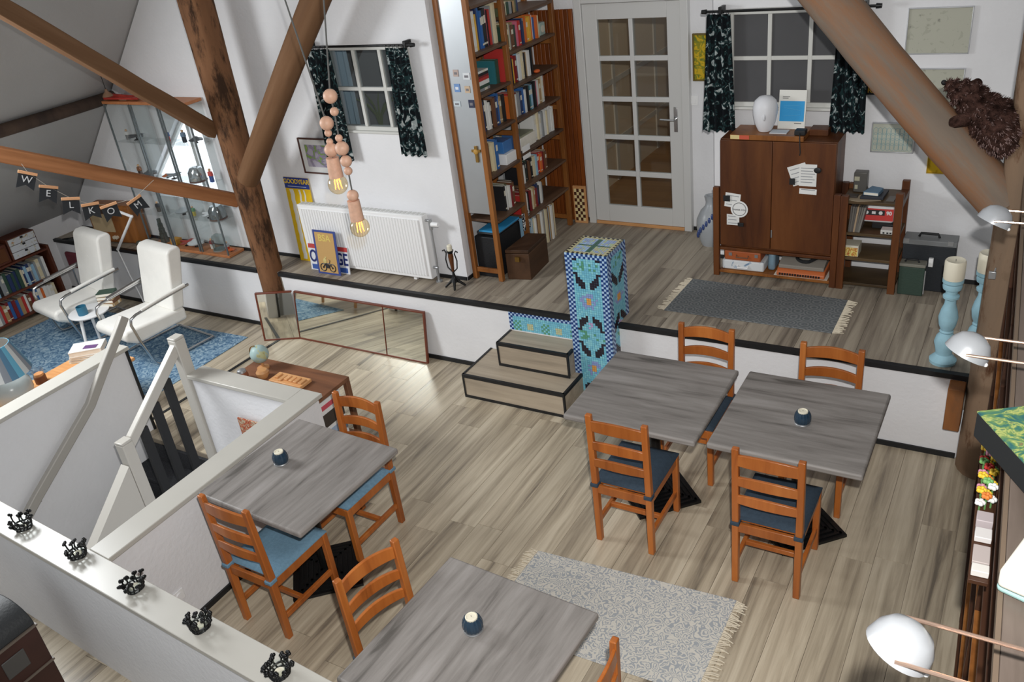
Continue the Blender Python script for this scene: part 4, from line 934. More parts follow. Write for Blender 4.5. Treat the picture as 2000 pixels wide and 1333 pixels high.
# ================================================================ RADIATOR CORNER
rd = thing('radiator', 'white ribbed panel radiator below the left window', 'radiator', (-3.16,.22,HP), world=True)
bm = nb(); bx(bm, -3.85,.205,.64,-2.485,.285,1.205); obj('body', bm, WHITE, rd, bev=.006)
bm = nb(); n = 44
for k in range(n):
    x = -3.82+(1.30/n)*k; prism(bm, [(x,.206),(x+.006,.192),(x+.0235,.192),(x+.0295,.206)], 'z', .675, 1.17)
obj('ribs', bm, WHITE, rd, kind='stuff', label='pressed vertical ribs')
bm = nb()
for k in range(30): bx(bm, -3.83+.045*k,.225,1.2045,-3.83+.045*k+.03,.28,1.2075)
obj('top_grille', bm, flat('#c9c9c6'), rd, kind='stuff')
for x in (-3.6,-2.7):
    bm = nb(); bx(bm, x,.23,HP,x+.03,.28,.64); obj('foot', bm, WHITE, rd)
    bm = nb(); bx(bm, x,.285,.9,x+.03,.339,1.0); obj('wall_bracket', bm, ALU, rd)
vl = nb(); cyl(vl, (-2.485,.25,1.155),(-2.43,.25,1.155),.012); cyl(vl, (-2.44,.25,1.17),(-2.44,.25,1.08),.014); tube(vl, [(-2.44,.25,1.09),(-2.44,.25,.8),(-2.45,.25,.63),(-2.45,.25,.61)], .007); v_ = obj('valve', vl, ALU, rd)
vl = nb(); cyl(vl, (-2.43,.25,1.125),(-2.365,.25,1.125),.021,.018,n=18); obj('thermostat_knob', vl, WHITE, v_)
vl = nb(); cyl(vl, (-2.485,.25,.735),(-2.44,.25,.735),.013); cyl(vl, (-2.45,.25,HP),(-2.45,.25,.735),.012); cyl(vl, (-2.45,.25,HP),(-2.45,.25,HP+.012),.028); obj('return_valve', vl, ALU, rd)
def leanboard(name, label, cat, x0, x1, z0, h, y, lean, mats, th=.008, rz=0):
    """flat sign standing on the platform and leaning back"""
    t = thing(name, label, cat, ((x0+x1)/2, y, z0), rz)
    t.rotation_euler = (-lean, 0, rz); w2 = (x1-x0)/2
    bm = nb(); bx(bm, -w2,0,0,w2,th,h); obj('panel', bm, mats, t, bev=.001); return t, w2
t, w2 = leanboard('enamel_sign', 'tall yellow and blue tyre sign behind the radiator end', 'sign', -4.06,-3.765,HP,.80,.292,.045,flat('#d9b21f',.3))
bm = nb(); bx(bm, -w2,-.002,.70,w2,.001,.80); obj('blue_header', bm, flat('#2c3f86',.3), t)
text('GOODYEAR', .058, flat('#e8c22a',.3), t, (0,-.003,.763), (PI/2,0,0), sx=.95, bold=.001)
text('TYRES SERVICE', .018, flat('#d8d8e0',.3), t, (0,-.003,.722), (PI/2,0,0)) if False else None
bm = nb(); bx(bm, -w2*.75,-.003,.715,w2*.75,-.0015,.722); obj('small_print_line', bm, flat('#a8b0cc',.3), t)
for k, (cx, wd) in enumerate(((-.075,.045),(.02,.02),(.075,.016))):
    bm = nb(); n = 14; A = []; Bq = []
    for i in range(n+1):
        z = .02+.67*i/n; dx = .004*(1 if i % 2 else -1); A.append(bm.verts.new((cx-wd/2+dx,-.0025,z))); Bq.append(bm.verts.new((cx+wd/2+dx,-.0025,z)))
    A2 = [bm.verts.new(v.co+Vector((0,.002,0))) for v in A]; B2 = [bm.verts.new(v.co+Vector((0,.002,0))) for v in Bq]
    for i in range(n):
        bm.faces.new((A[i],A[i+1],Bq[i+1],Bq[i])); bm.faces.new((A2[i],B2[i],B2[i+1],A2[i+1])); bm.faces.new((A[i],A2[i],A2[i+1],A[i+1])); bm.faces.new((Bq[i],Bq[i+1],B2[i+1],B2[i]))
    obj('tread_stripe', bm, flat('#d8d6cc',.3), t)
t, w2 = leanboard('number_plate', 'white number plate with dark blue letters behind the motorcycle sign', 'number plate', -3.80,-3.345,HP,.245,.150,.12,flat('#d9dbe0',.35))
bm = nb(); bx(bm, -w2,-.002,.205,w2,.001,.245); obj('red_band', bm, flat('#b9433f',.35), t)
bm = nb(); bx(bm, -w2+.02,-.002,.01,w2-.02,.001,.055); obj('blue_band', bm, flat('#3a5aa0',.35), t)
text('ORANGE', .155, flat('#25306a',.35), t, (0,-.003,.128), (PI/2,0,0), sx=.70, bold=.003)
t, w2 = leanboard('metal_sign', 'motorcycle sign with blue border leaning against the radiator', 'sign', -3.67,-3.41,HP,.405,.100,.10,flat('#3a4a8a',.35))
bm = nb(); bx(bm, -w2+.022,-.002,.018,w2-.022,.001,.387); obj('tan_field', bm, flat('#c09a62',.4), t)
text('BSA', .085, flat('#d6be6a',.35), t, (0,-.003,.335), (PI/2,0,0), sx=1.0, bold=.002)
bm = nb()
for cx, r_ in ((-.055,.034),(.05,.034)):
    tube(bm, [(cx+r_*math.cos(a),-.004,.065+r_*math.sin(a)) for a in [2*PI*i/20 for i in range(20)]], .0045, n=6, closed=True); cyl(bm, (cx,-.006,.065),(cx,-.001,.065),.009,n=10)
tube(bm, [(-.055,-.004,.065),(-.03,-.004,.10),(.02,-.004,.105),(.05,-.004,.065)], .005, n=6); tube(bm, [(.02,-.004,.105),(.03,-.004,.135),(.015,-.004,.14)], .003, n=6); bx(bm, -.028,-.007,.06,.014,-.001,.095)
mt = obj('motorcycle', bm, flat('#2a2a2e',.4), t)
bm = nb(); sph(bm, (-.03,-.004,.125),.02,10,8,sc=(1,.2,1.3)); sph(bm, (-.018,-.004,.158),.010,10,8,sc=(1,.3,1)); obj('rider', bm, flat('#c9b878',.5), mt)
q = at(890, 560, z=HP); t = thing('candle_stand', 'black iron candle stand with a wooden core beside the radiator', 'candle holder', q, world=True)
bm = nb()
for k in range(4):
    a = k*PI/2+.5; tube(bm, [(q.x,q.y,HP+.09),(q.x+.03*math.cos(a),q.y+.03*math.sin(a),HP+.05),(q.x+.075*math.cos(a),q.y+.075*math.sin(a),HP+.012),(q.x+.085*math.cos(a),q.y+.085*math.sin(a),HP+.004)], [.012,.013,.009,.008], n=7)
lathe(bm, [(0,HP+.03),(.035,HP+.05),(.02,HP+.08),(.009,HP+.12),(.009,HP+.15),(0,HP+.15)], (q.x,q.y,0)); obj('foot', bm, BLKMET, t)
bm = nb(); lathe(bm, [(0,HP+.14),(.010,HP+.14),(.022,HP+.27),(.018,HP+.30),(0,HP+.30)], (q.x,q.y,0)); obj('core', bm, CABW, t)
bm = nb()
for s in (-1, 1): tube(bm, [(q.x,q.y,HP+.13),(q.x+s*.045,q.y,HP+.17),(q.x+s*.055,q.y,HP+.24),(q.x+s*.04,q.y,HP+.30),(q.x+s*.055,q.y,HP+.325),(q.x+s*.075,q.y,HP+.315)], .005, n=7)
lathe(bm, [(0,HP+.30),(.02,HP+.30),(.03,HP+.325),(0,HP+.325)], (q.x,q.y,0)); obj('scroll_arms', bm, BLKMET, t)
bm = nb(); lathe(bm, [(0,HP+.325),(.022,HP+.325),(.022,HP+.365),(.014,HP+.375),(0,HP+.37)], (q.x,q.y,0)); obj('candle', bm, CREAM, t)

# ================================================================ PENDANT LIGHTS
BULB = glassy('amber_bulb', '#fff3dc', .10); GLOW = plain('filament', '#ff9d3c', .5, emit=9.)
def pendant(label, beads, cylq, bulbq, top, yd):
    q = at(*bulbq[:2], y=yd); t = thing('pendant_light', label, 'lamp', q, group='wooden bead pendant lights', world=True)
    pts = [at(*top, y=yd+.15)]
    k_ = (CAM-q).length/1702
    for (u, v, r_) in beads:
        p = at(u, v, y=yd); pts.append(p); bm = nb(); sph(bm, p, r_*k_, 18, 12); obj('bead', bm, BEAD, t)
    c = at(*cylq[:2], y=yd); h_ = cylq[3]*k_/2/.9; w_ = cylq[2]*k_/2
    bm = nb(); lathe(bm, [(0,-h_),(w_*1.05,-h_),(w_*.92,h_),(0,h_)], c); obj('lamp_holder', bm, BEAD, t)
    r_ = bulbq[2]*k_; bm = nb(); sph(bm, q, r_, 20, 14); cyl(bm, q+Vector((0,0,r_*.8)), (q.x,q.y,c.z-h_+.002), r_*.45); bl = obj('bulb', bm, BULB, t)
    bm = nb()
    for a in range(6): b = a*PI/3; tube(bm, [q+Vector((.25*r_*math.cos(b),.25*r_*math.sin(b),.55*r_)), q+Vector((.38*r_*math.cos(b+.3),.38*r_*math.sin(b+.3),-.45*r_))], .0016, n=5)
    obj('filament', bm, GLOW, bl)
    pts.insert(0, pts[0]+(pts[0]-pts[1])*1.6)
    bm = nb(); tube(bm, pts+[c], .0045, n=6); obj('cord', bm, plain('grey_cord','#5a5a58',.8) if 'grey_cord' not in MATS else MATS['grey_cord'], t)
pendant('wooden bead pendant with the higher bulb', [(638,241,13),(641,260,7),(644,277,6.5),(647,293,13)], (653,327,26,34), (660,360,19), (555,-5), -1.60)
pendant('wooden bead pendant with the lower bulb', [(645,188,13),(653,218,8),(662,270,7),(668,290,13),(676,315,11),(680,334,8),(689,382,11)], (694,411,25,36), (703,444,19), (632,-5), -1.62)

# ================================================================ BROWN CABINET
cb = thing('brown_cabinet', 'brown pine cabinet with two plain doors on a low stand', 'cabinet', (.12,1.13,HP), world=True)
bm = nb(); bx(bm, -.265,1.005,.845,.555,1.275,1.69); obj('carcass', bm, CABW, cb, bev=.003)
for x0, x1 in ((-.262,.116),(.120,.552)):
    bm = nb(); bx(bm, x0,.985,.865,x1,1.004,1.685); dr = obj('door', bm, CABW, cb, bev=.003)
    if x0 > 0: bm = nb(); bx(bm, .122,.980,.96,.130,.985,1.02); obj('keyhole_plate', bm, ALU, dr)
for x0, y0, z1 in ((-.315,.975,1.325),(.556,.975,1.325),(-.315,1.24,1.325),(.556,1.24,1.325)):
    bm = nb(); bx(bm, x0,y0,HP,x0+.045,y0+.04,z1); obj('post', bm, CABW, cb, bev=.003)
bm = nb(); bx(bm, -.27,.985,.822,.556,1.27,.845); obj('upper_board', bm, CABW, cb, bev=.002)
bm = nb(); bx(bm, -.27,.985,.632,.556,1.27,.655); obj('lower_board', bm, ORANGED, cb, bev=.002)
# things on the lower board
t = thing('flower_case', 'white case with blue flowers under the brown cabinet', 'case', (-.09,1.10,.655), world=True)
bm = nb(); bx(bm, -.255,1.0,.657,.07,1.22,.735); obj('body', bm, pattern('blue_flower_print','#d5d8da',['#9aaabb','#5d7896'],9,.58), t, bev=.012, seg=3)
bm = nb(); tube(bm, [(-.13,1.0,.70),(-.13,.985,.685),(-.05,.985,.685),(-.05,1.0,.70)], .006); obj('handle', bm, WHITE, t)
t = thing('orange_suitcase', 'small orange brown suitcase lying on the flowered case', 'suitcase', (-.1,1.1,.737), world=True)
bm = nb(); bx(bm, -.235,1.0,.737,.045,1.2,.815); obj('body', bm, flat('#a4552b',.5), t, bev=.01, seg=3)
bm = nb(); tube(bm, [(-.14,1.0,.785),(-.14,.985,.77),(-.05,.985,.77),(-.05,1.0,.785)], .005); obj('handle', bm, plain('old_leather','#6a4a35',.6), t)
for x in (-.20,.0): bm = nb(); bx(bm, x,.996,.775,x+.025,1.001,.80); obj('lock', bm, ALU, t)
t = thing('blue_box_file', 'small blue grey rounded box beside the suitcases', 'box', (.12,1.1,.655), world=True)
bm = nb(); bx(bm, .085,1.05,.657,.14,1.2,.80); obj('body', bm, flat('#7a95a6',.5), t, bev=.02, seg=3)
t = thing('typewriter', 'orange portable typewriter with grey lid under the cabinet', 'typewriter', (.35,1.1,.655), world=True)
bm = nb(); prism(bm, [(.985,.6585),(1.24,.6585),(1.24,.72),(1.02,.71),(.985,.685)], 'x', .17,.52); obj('body', bm, flat('#c46a3a',.5), t, bev=.006)
bm = nb(); prism(bm, [(1.005,.712),(1.24,.722),(1.24,.80),(1.005,.74)], 'x', .18,.51); ld = obj('lid', bm, flat('#8b857c',.6), t, bev=.004)
bm = nb(); tube(bm, [(.36+.065*math.cos(a),1.10+.055*math.sin(a),.775+.255*.055*math.sin(a)) for a in [2*PI*i/18 for i in range(16)]]+[(.455,1.12,.782),(.47,1.17,.795)], .013, n=8); obj('coiled_strap', bm, BLACK, ld)
for k in range(16): bm = nb(); bx(bm, .19+.019*k,.978,.668,.203+.019*k,.99,.682); obj('key', bm, BLACK, t)
bm = nb(); bx(bm, .15,.99,.6555,.54,1.25,.6575); obj('paper_sheet', bm, PAPER, label='sheet of paper under the orange typewriter', cat='paper')
# stickers on the doors
def sheet(x0, x1, z0, z1, y, c, label, rot=0., lines=0, mat=None):
    cx, cz = (x0+x1)/2, (z0+z1)/2; t = thing('paper_note', label, 'note', (cx, y, cz)); t.rotation_euler = (0, rot, 0)
    bm = nb(); bx(bm, -(x1-x0)/2,-.0008,-(z1-z0)/2,(x1-x0)/2,.0008,(z1-z0)/2); p = obj('sheet', bm, flat(c,.8), t)
    for k in range(lines):
        z = (z1-z0)*(.32-.64*k/max(1,lines-1)); bm = nb(); bx(bm, -(x1-x0)*.40,-.0016,z-.0025,(x1-x0)*(.40-.12*(k%2)),-.0008,z+.0025); obj('print_line', bm, flat('#8f9296',.8), p)
    return t
sheet(-.225,-.11,1.175,1.285,.9835,'#e2e2df','white printed note under the black clip on the left cabinet door',.1,3)
sheet(-.21,-.115,1.035,1.12,.9815,'#dcdcda','white note with a round logo on the left cabinet door',0,3)
t = thing('round_sticker', 'round white THANK YOU style sticker on the left cabinet door', 'sticker', (-.115,.980,1.165)); t['label'] = 'round white sticker with black ring on the left cabinet door'
bm = nb(); cyl(bm, (0,0,0),(0,-.0012,0),.065,n=32); rs = obj('disc', bm, flat('#e6e6e4',.8), t)
bm = nb(); tube(bm, [(.05*math.cos(a),-.0015,.05*math.sin(a)) for a in [2*PI*i/28 for i in range(28)]], .0022, n=5, closed=True); obj('ring_print', bm, flat('#404348',.8), rs)
text('THANK YOU', .017, flat('#33363a',.8), t, (0,-.002,-.005), (PI/2,0,0))
sheet(.245,.375,1.385,1.53,.9835,'#dfdfdc','tilted white sheet on the right cabinet door',-.35,4); sheet(.31,.43,1.375,1.535,.9815,'#e3e3e0','white printed price sheet on the right cabinet door',.0,6); sheet(.315,.435,1.315,1.355,.9835,'#e6e6e4','narrow white label below the sheets on the right cabinet door',.03,1)
for (x, z, w_, h_, lb, rnd_) in ((-.235,1.245,.05,.045,'square black magnet clip on the left cabinet door',0),(-.125,1.045,.045,.03,'flat black magnet at the foot of the left door notes',0),(.245,1.405,.04,.045,'square black magnet on the tilted sheet',0),(.415,1.495,.05,.042,'oval black magnet on the price sheet',1)):
    bm = nb()
    if rnd_: sph(bm, (x+.02,.978,z),.024,14,8,sc=(1.1,.25,.9))
    else: bx(bm, x,.972,z-h_/2,x+w_,.9795,z+h_/2)
    obj('magnet', bm, BLACK, bev=.002, label=lb, cat='magnet')
# on top of the cabinet
t = thing('printer_tray', 'flat wooden board with coloured label on top of the cabinet', 'board', (.13,1.1,1.69), world=True)
bm = nb(); bx(bm, -.19,.985,1.691,.33,1.24,1.728); obj('board', bm, ORANGED, t, bev=.003)
bm = nb(); bx(bm, -.185,.9835,1.696,-.12,.986,1.724); obj('cream_label', bm, flat('#d8c48a',.6), t)
bm = nb(); bx(bm, -.12,.9835,1.696,-.05,.986,1.724); obj('red_label', bm, flat('#c4553c',.6), t)
t = thing('mannequin_head', 'smooth white mannequin head on the cabinet', 'head', (.03,1.10,1.73), world=True)
bm = nb(); lathe(bm, [(0,1.731),(.045,1.731),(.055,1.75),(.072,1.79),(.084,1.85),(.086,1.90),(.074,1.945),(.045,1.972),(0,1.982)], (.03,1.10,0), n=28); obj('head', bm, plain('matt_white','#dfe0e4',.5), t)
bm = nb(); sph(bm, (.045,1.022,1.845),.014,10,8,sc=(.8,1.2,1.8)); obj('nose', bm, MATS['matt_white'], t)
t = thing('blue_book', 'white brochure with a blue square standing on the cabinet', 'brochure', (.2,1.15,1.73)); t.rotation_euler = (-.12,0,-.02)
bm = nb(); bx(bm, -.095,0,.0,.095,.012,.27); obj('cover', bm, flat('#e2e1da',.5), t)
bm = nb(); bx(bm, -.085,-.0015,.055,.085,.0,.195); obj('blue_square', bm, flat('#2b9bd8',.5), t)
bm = nb(); bx(bm, -.07,-.0012,.222,-.02,.0,.227); bx(bm, -.07,-.0012,.212,-.03,.0,.217); bx(bm, .02,-.0012,.038,.07,.0,.044); obj('print_lines', bm, flat('#7a7a78',.5), t)
bm = nb(); tube(bm, [(-.06,-.0015,.09),(.06,-.0015,.10),(.06,-.0015,.13),(-.06,-.0015,.15),(-.06,-.0015,.16),(.05,-.0015,.165)], .0015, n=4); obj('line_drawing', bm, flat('#5fb4e0',.5), t)
bm = nb(); bx(bm, .08,1.03,1.729,.20,1.12,1.735); obj('leaflet', bm, flat('#c9ccd0',.6), label='grey leaflet lying in front of the brochure', cat='leaflet')
t = thing('adapter', 'black power adapter with cable on the cabinet edge', 'adapter', (.30,1.04,1.73), world=True)
bm = nb(); bx(bm, .26,1.0,1.729,.335,1.07,1.765); obj('body', bm, BLACK, t, bev=.006)
bm = nb(); tube(bm, [(.30,1.0,1.745),(.305,.972,1.735),(.31,.966,1.68),(.315,.966,1.62),(.312,.966,1.60)], .004, n=6); obj('cable', bm, BLACK, t)
bm = nb(); bx(bm, .33,1.14,1.691,.46,1.26,1.735); obj('wooden_box', bm, CABW, bev=.003, label='small brown box at the back of the cabinet top', cat='box')

# ================================================================ SHELF UNIT
su = thing('shelf_unit', 'small brown shelf unit right of the cabinet', 'shelf', (.78,1.13,HP), world=True)
for x0, z1 in ((.603,1.32),(.955,1.36)):
    for y0 in (.975,1.245):
        bm = nb(); bx(bm, x0,y0,HP,x0+.05,y0+.04,z1); obj('post', bm, CABW, su, bev=.003)
bm = nb(); bx(bm, .955,1.015,1.255,1.005,1.245,1.30); obj('side_rail', bm, CABW, su)
for z in (1.285,1.05,.86,.665):
    bm = nb(); bx(bm, .607,.985,z-.02,1.0,1.275,z); obj('shelf', bm, wood('olive_shelf', ['#3a2c1c','#524029','#5f4c32'], 'x', 12, .12, .45) if 'olive_shelf' not in MATS else MATS['olive_shelf'], su, bev=.002)
t = thing('cassette_cushion', 'cushion printed as a red and white music cassette', 'cushion', (.82,1.12,1.05)); t.rotation_euler = (-.15,0,.02)
bm = nb(); bx(bm, -.115,0,.035,.115,.05,.19); obj('body', bm, WHITE, t, bev=.018, seg=3)
bm = nb(); bx(bm, -.112,-.002,.05,.112,.004,.135); rp = obj('red_print', bm, flat('#d23a35',.6), t)
bm = nb(); bx(bm, -.09,-.004,.088,.055,-.001,.125); obj('black_window', bm, BLACK, rp)
for x in (-.065,.028): bm = nb(); cyl(bm, (x,-.006,.106),(x,-.003,.106),.013,n=16); obj('reel', bm, WHITE, rp)
bm = nb(); bx(bm, -.03,-.006,.097,-.005,-.003,.116); obj('tape_window', bm, WHITE, rp)
text('90', .036, WHITE, t, (.083,-.004,.105), (PI/2,0,0), bold=.0015)
bm = nb(); bx(bm, .80,1.10,1.051,.94,1.24,1.085); obj('flat_box', bm, BLACK, bev=.004, label='flat black box under the cassette cushion', cat='box')
for k in range(7):
    t_ = thing('vinyl_record', f'grey record sleeve, {ORD[k]} from the left, leaning in the shelf unit', 'record', (.662+.011*k,1.0,1.051)); t_.rotation_euler = (0,.05+.02*k,0)
    bm = nb(); bx(bm, -.002,0,0,.0095,.22,.19); obj('sleeve', bm, flat(['#5d5955','#6a655f','#57534f','#a08a70','#615c57','#6a665f','#78756f'][k],.5), t_)
t = thing('cassette_player', 'small white cassette player in the shelf unit', 'player', (.93,1.04,1.05), world=True)
bm = nb(); bx(bm, .875,1.0,1.051,.955,1.07,1.083); obj('body', bm, flat('#c9c8c4',.4), t, bev=.004)
for x in (.89,.915,.935): bm = nb(); bx(bm, x,.997,1.058,x+.012,1.001,1.068); obj('button', bm, BLACK, t)
bm = nb(); bx(bm, .945,1.1,1.051,.957,1.24,1.21); obj('white_book', bm, WHITE, label='thin white book at the right end of the shelf unit', cat='book')
t = thing('yellow_box', 'small cream box with coloured figures on the middle shelf', 'box', (.68,1.05,.86), world=True)
bm = nb(); bx(bm, .625,1.0,.861,.74,1.12,.945); obj('body', bm, flat('#cfc9b6',.6), t, bev=.003)
bm = nb(); bx(bm, .63,.9985,.865,.735,1.0,.93); obj('print', bm, pattern('box_print','#d8c877',['#b8683c','#c9b35a'],30,.5), t)
# on top of the shelf unit
t = thing('radio_box', 'grey metal device with printed front on the shelf unit', 'device', (.68,1.2,1.285), world=True)
bm = nb(); bx(bm, .645,1.17,1.286,.735,1.24,1.43); obj('body', bm, flat('#5e5c58',.4), t, bev=.005)
for a in ((.650,1.37,.685,1.40),(.655,1.31,.675,1.34)):
    bm = nb(); bx(bm, a[0],1.167,a[1],a[2],1.1705,a[3]); obj('front_label', bm, flat('#bcb8a0',.5), t)
bm = nb(); prism(bm, [(.615,1.0),(.72,.975),(.86,1.02),(.73,1.14)], 'z', 1.287,1.289); obj('paper_sheet', bm, flat('#a3937c',.8), label='brown sheet of paper hanging over the front of the shelf unit', cat='paper')
bm = nb(); prism(bm, [(.72,1.02),(.87,1.03),(.88,1.20),(.74,1.17)], 'z', 1.2905,1.310); obj('dark_folder', bm, flat('#2a2d36',.5), bev=.002, label='dark folder under the blue book on the shelf unit', cat='folder')
t = thing('blue_book', 'blue grey book lying on the dark folder', 'book', (.8,1.1,1.31), world=True)
bm = nb(); prism(bm, [(.735,1.05),(.835,1.04),(.85,1.15),(.77,1.18)], 'z', 1.311,1.336); obj('cover', bm, flat('#5b7a94',.6), t, bev=.002)
bm = nb(); prism(bm, [(.74,1.0475),(.833,1.038),(.834,1.042),(.742,1.052)], 'z', 1.315,1.332); obj('pages', bm, PAPER, t)
bm = nb(); prism(bm, [(.89,1.02),(.94,1.02),(.945,1.12),(.90,1.12)], 'z', 1.286,1.292); obj('photo_card', bm, flat('#5c5650',.4), label='small dark card on the right of the shelf unit', cat='card')
bm = nb(); bx(bm, .63,1.04,1.286,.70,1.10,1.30); obj('pocket_camera', bm, flat('#3a332e',.5), bev=.004, label='small dark brown object at the left of the shelf unit top', cat='ornament')

# jug behind the cabinet
t = thing('stoneware_jug', 'grey stoneware jug with blue flowers beside the cabinet', 'jug', (-.53,1.56,HP), world=True)
bm = nb(); lathe(bm, [(0,HP),(.075,HP),(.095,HP+.05),(.118,HP+.15),(.115,HP+.23),(.085,HP+.30),(.045,HP+.345),(.038,HP+.38),(.045,HP+.42),(.05,HP+.43),(.035,HP+.43),(0,HP+.40)], (-.53,1.56,0), n=28); jb = obj('body', bm, plain('grey_stoneware','#9ea2a6',.35,var=.08,scale=12), t)
for k in range(7):
    a = -PI/2-.9+.22*k; z = HP+.10+.03*k; r_ = .121-.004*abs(k-2); c = Vector((-.53+r_*math.cos(a),1.56+r_*math.sin(a),z)); bm = nb(); sph(bm, c, .022, 8, 6, sc=(.6,.6,1.2)); obj('blue_leaf', bm, flat('#35487c',.35), jb)
bm = nb(); tube(bm, [(-.495,1.56,HP+.41),(-.46,1.56,HP+.40),(-.445,1.56,HP+.33),(-.465,1.56,HP+.27)], .012); obj('handle', bm, MATS['grey_stoneware'], t)

# frames on the right wall
ALF = plain('silver_frame','#c6c8ca',.35,.7)
DRAW = pattern('pencil_drawing','#b4b4a6',['#a9a99b','#8e8e84'],13,.60,.35)
picture('framed_picture','largest silver framed pencil drawing high on the right wall',.885,1.265,2.21,2.50,1.292,ALF,DRAW,.007)
picture('framed_picture','silver framed drawing just below the largest one, half behind the brace',.94,1.26,1.83,2.12,1.292,ALF,DRAW,.007)
t = picture('framed_picture','framed sheet of overlapping pale blue ovals right of the curtain',.72,1.00,1.545,1.755,1.292,ALF,flat('#b9bcae',.3),.008)
for j in range(4):
    for i in range(9):
        bm = nb(); cx, cz = .748+.028*i, 1.585+.036*j; tube(bm, [(cx+.016*math.cos(a),1.2875,cz+.026*math.sin(a)) for a in [2*PI*k/14 for k in range(14)]], .0013, n=4, closed=True); obj('oval', bm, flat('#8fb0b4',.4), t)
picture('yellow_poster','yellow poster partly behind the round brace on the right wall',1.095,1.34,1.41,1.70,1.294,flat('#b9962a'),pattern('poster_print','#c9a327',['#b48c1c','#2c2a1c'],9,.58),.006,'poster')
t = thing('black_sign', 'small black sign with a yellow letter R beside the right curtain', 'sign', (.72,1.292,1.945), world=True)
bm = nb(); bx(bm, .655,1.284,1.945,.80,1.296,2.005); obj('plate', bm, BLACK, t)
text('R.', .05, flat('#d9a52c',.4), t, (.693,1.283,1.975), (PI/2,0,0), bold=.001)

# cases and candle stands on the right of the platform
t = thing('black_case', 'large black case with silver edges against the wall', 'case', (1.17,1.18,HP), world=True)
bm = nb(); bx(bm, 1.018,1.10,HP,1.355,1.235,HP+.345); obj('body', bm, plain('black_fibre','#23272c',.7,bump=.15), t, bev=.006)
bm = nb(); bx(bm, 1.015,1.095,HP+.347,1.358,1.24,HP+.385); ld = obj('lid_edge', bm, flat('#77797a',.45), t, bev=.004)
bm = nb(); tube(bm, [(1.11,1.165,HP+.385),(1.12,1.165,HP+.41),(1.23,1.165,HP+.41),(1.24,1.165,HP+.385)], .009); obj('handle', bm, BLACK, ld)
for x in (1.02,1.30): bm = nb(); bx(bm, x,1.092,HP+.36,x+.035,1.096,HP+.39); obj('latch', bm, ALU, ld)
t = thing('green_amplifier', 'small dark green case with grey top in front of the black case', 'case', (1.10,1.05,HP), world=True)
bm = nb(); bx(bm, 1.02,1.0,HP,1.185,1.085,HP+.215); obj('body', bm, plain('green_vinyl','#2f4238',.7,bump=.2), t, bev=.006)
bm = nb(); bx(bm, 1.018,.998,HP+.217,1.188,1.087,HP+.24); ld = obj('top_panel', bm, flat('#7c7a70',.5), t, bev=.004)
bm = nb(); tube(bm, [(1.05,1.04,HP+.24),(1.06,1.04,HP+.258),(1.13,1.04,HP+.258),(1.14,1.04,HP+.24)], .007); obj('handle', bm, BLACK, ld)
bm = nb(); bx(bm, 1.186,.997,HP+.02,1.193,1.0,HP+.2); obj('chrome_edge', bm, ALU, t)
bm = nb(); bx(bm, 1.195,1.07,HP+.20,1.225,1.098,HP+.262); obj('plug_adapter', bm, WHITE, bev=.003, label='white plug beside the small green case', cat='plug')
def candlestand(x, y, label, h=.58):
    t = thing('candle_pillar', label, 'candle holder', (x, y, HP), 0, 'light blue turned candle stands')
    bm = nb(); P_ = [(0,0),(.075,0),(.078,.02),(.06,.04),(.045,.06),(.052,.10),(.062,.14),(.052,.18),(.034,.205),(.040,.215),(.034,.225),(.048,.26),(.055,.31),(.045,.36),(.032,.40),(.030,.43),(.044,.44),(.046,.455),(.032,.465),(.034,.49),(.050,.50),(.054,.52),(.050,.535),(.058,.545),(.058,.565),(0,.565)]
    lathe(bm, P_, n=28); obj('turned_stand', bm, plain('chalk_blue','#97c0cf',.75,var=.08,scale=20) if 'chalk_blue' not in MATS else MATS['chalk_blue'], t)
    bm = nb(); lathe(bm, [(0,.566),(.056,.566),(.058,.58),(.058,.675),(.052,.685),(.03,.678),(0,.676)], n=28); cd_ = obj('candle', bm, CREAM, t)
    bm = nb(); cyl(bm, (0,0,.676),(0,0,.69),.0015,n=6); obj('wick', bm, BLACK, cd_)
candlestand(1.42,.13,'light blue candle stand with thick cream candle, left one of the pair'); candlestand(1.585,.28,'light blue candle stand with thick cream candle, right one beside the post')
bm = nb(); q = at(1938,538,y=-.20); bx(bm, q.x-.018,q.y-.006,q.z-.022,q.x+.018,q.y+.012,q.z+.022); t = thing('post_hook', 'small silver catch screwed to the right post', 'hook', q, world=True); obj('plate', bm, ALU, t, bev=.003)
bm = nb(); cyl(bm, (q.x+.008,q.y,q.z+.02),(q.x+.012,q.y,q.z+.045),.004); obj('stem', bm, ALU, t)

# plush animal lying on the brace: one continuous body
FUR = plain('brown_fur','#4a352f',1.,var=.75,scale=26,bump=1.,spec=.05,bscale=120)
pa = thing('plush_bear', 'brown plush bear with pinkish grey fur lying on the round brace', 'plush toy', (1.47,-.06,2.065))
A_ = Vector((-.70,0,.72)).normalized()      # up along the brace
N_ = Vector((.72,0,.70)).normalized()
def K(a, n, s=0): return Vector(A_*a+N_*n+Vector((0,s,0)))
bm = nb(); rings = []; n = 20
spine = [(.345,.055,.004),(.335,.055,.022),(.305,.06,.038),(.27,.072,.062),(.22,.08,.074),(.165,.08,.078),(.10,.085,.10),(.03,.09,.118),(-.04,.085,.115),(-.10,.075,.095),(-.14,.065,.06),(-.155,.06,.02),(-.158,.06,.004)]
for a, nn, r_ in spine:
    rings.append([bm.verts.new(K(a, nn+.015)+(N_*math.cos(2*PI*k/n)+Vector((0,1,0))*math.sin(2*PI*k/n)*1.15)*r_) for k in range(n)])
for A, B in zip(rings, rings[1:]): ringface(bm, A, B, 0)
bm.faces.new(rings[0][::-1]); bm.faces.new(rings[-1])
pbody = obj('body', bm, FUR, pa, ang=80)
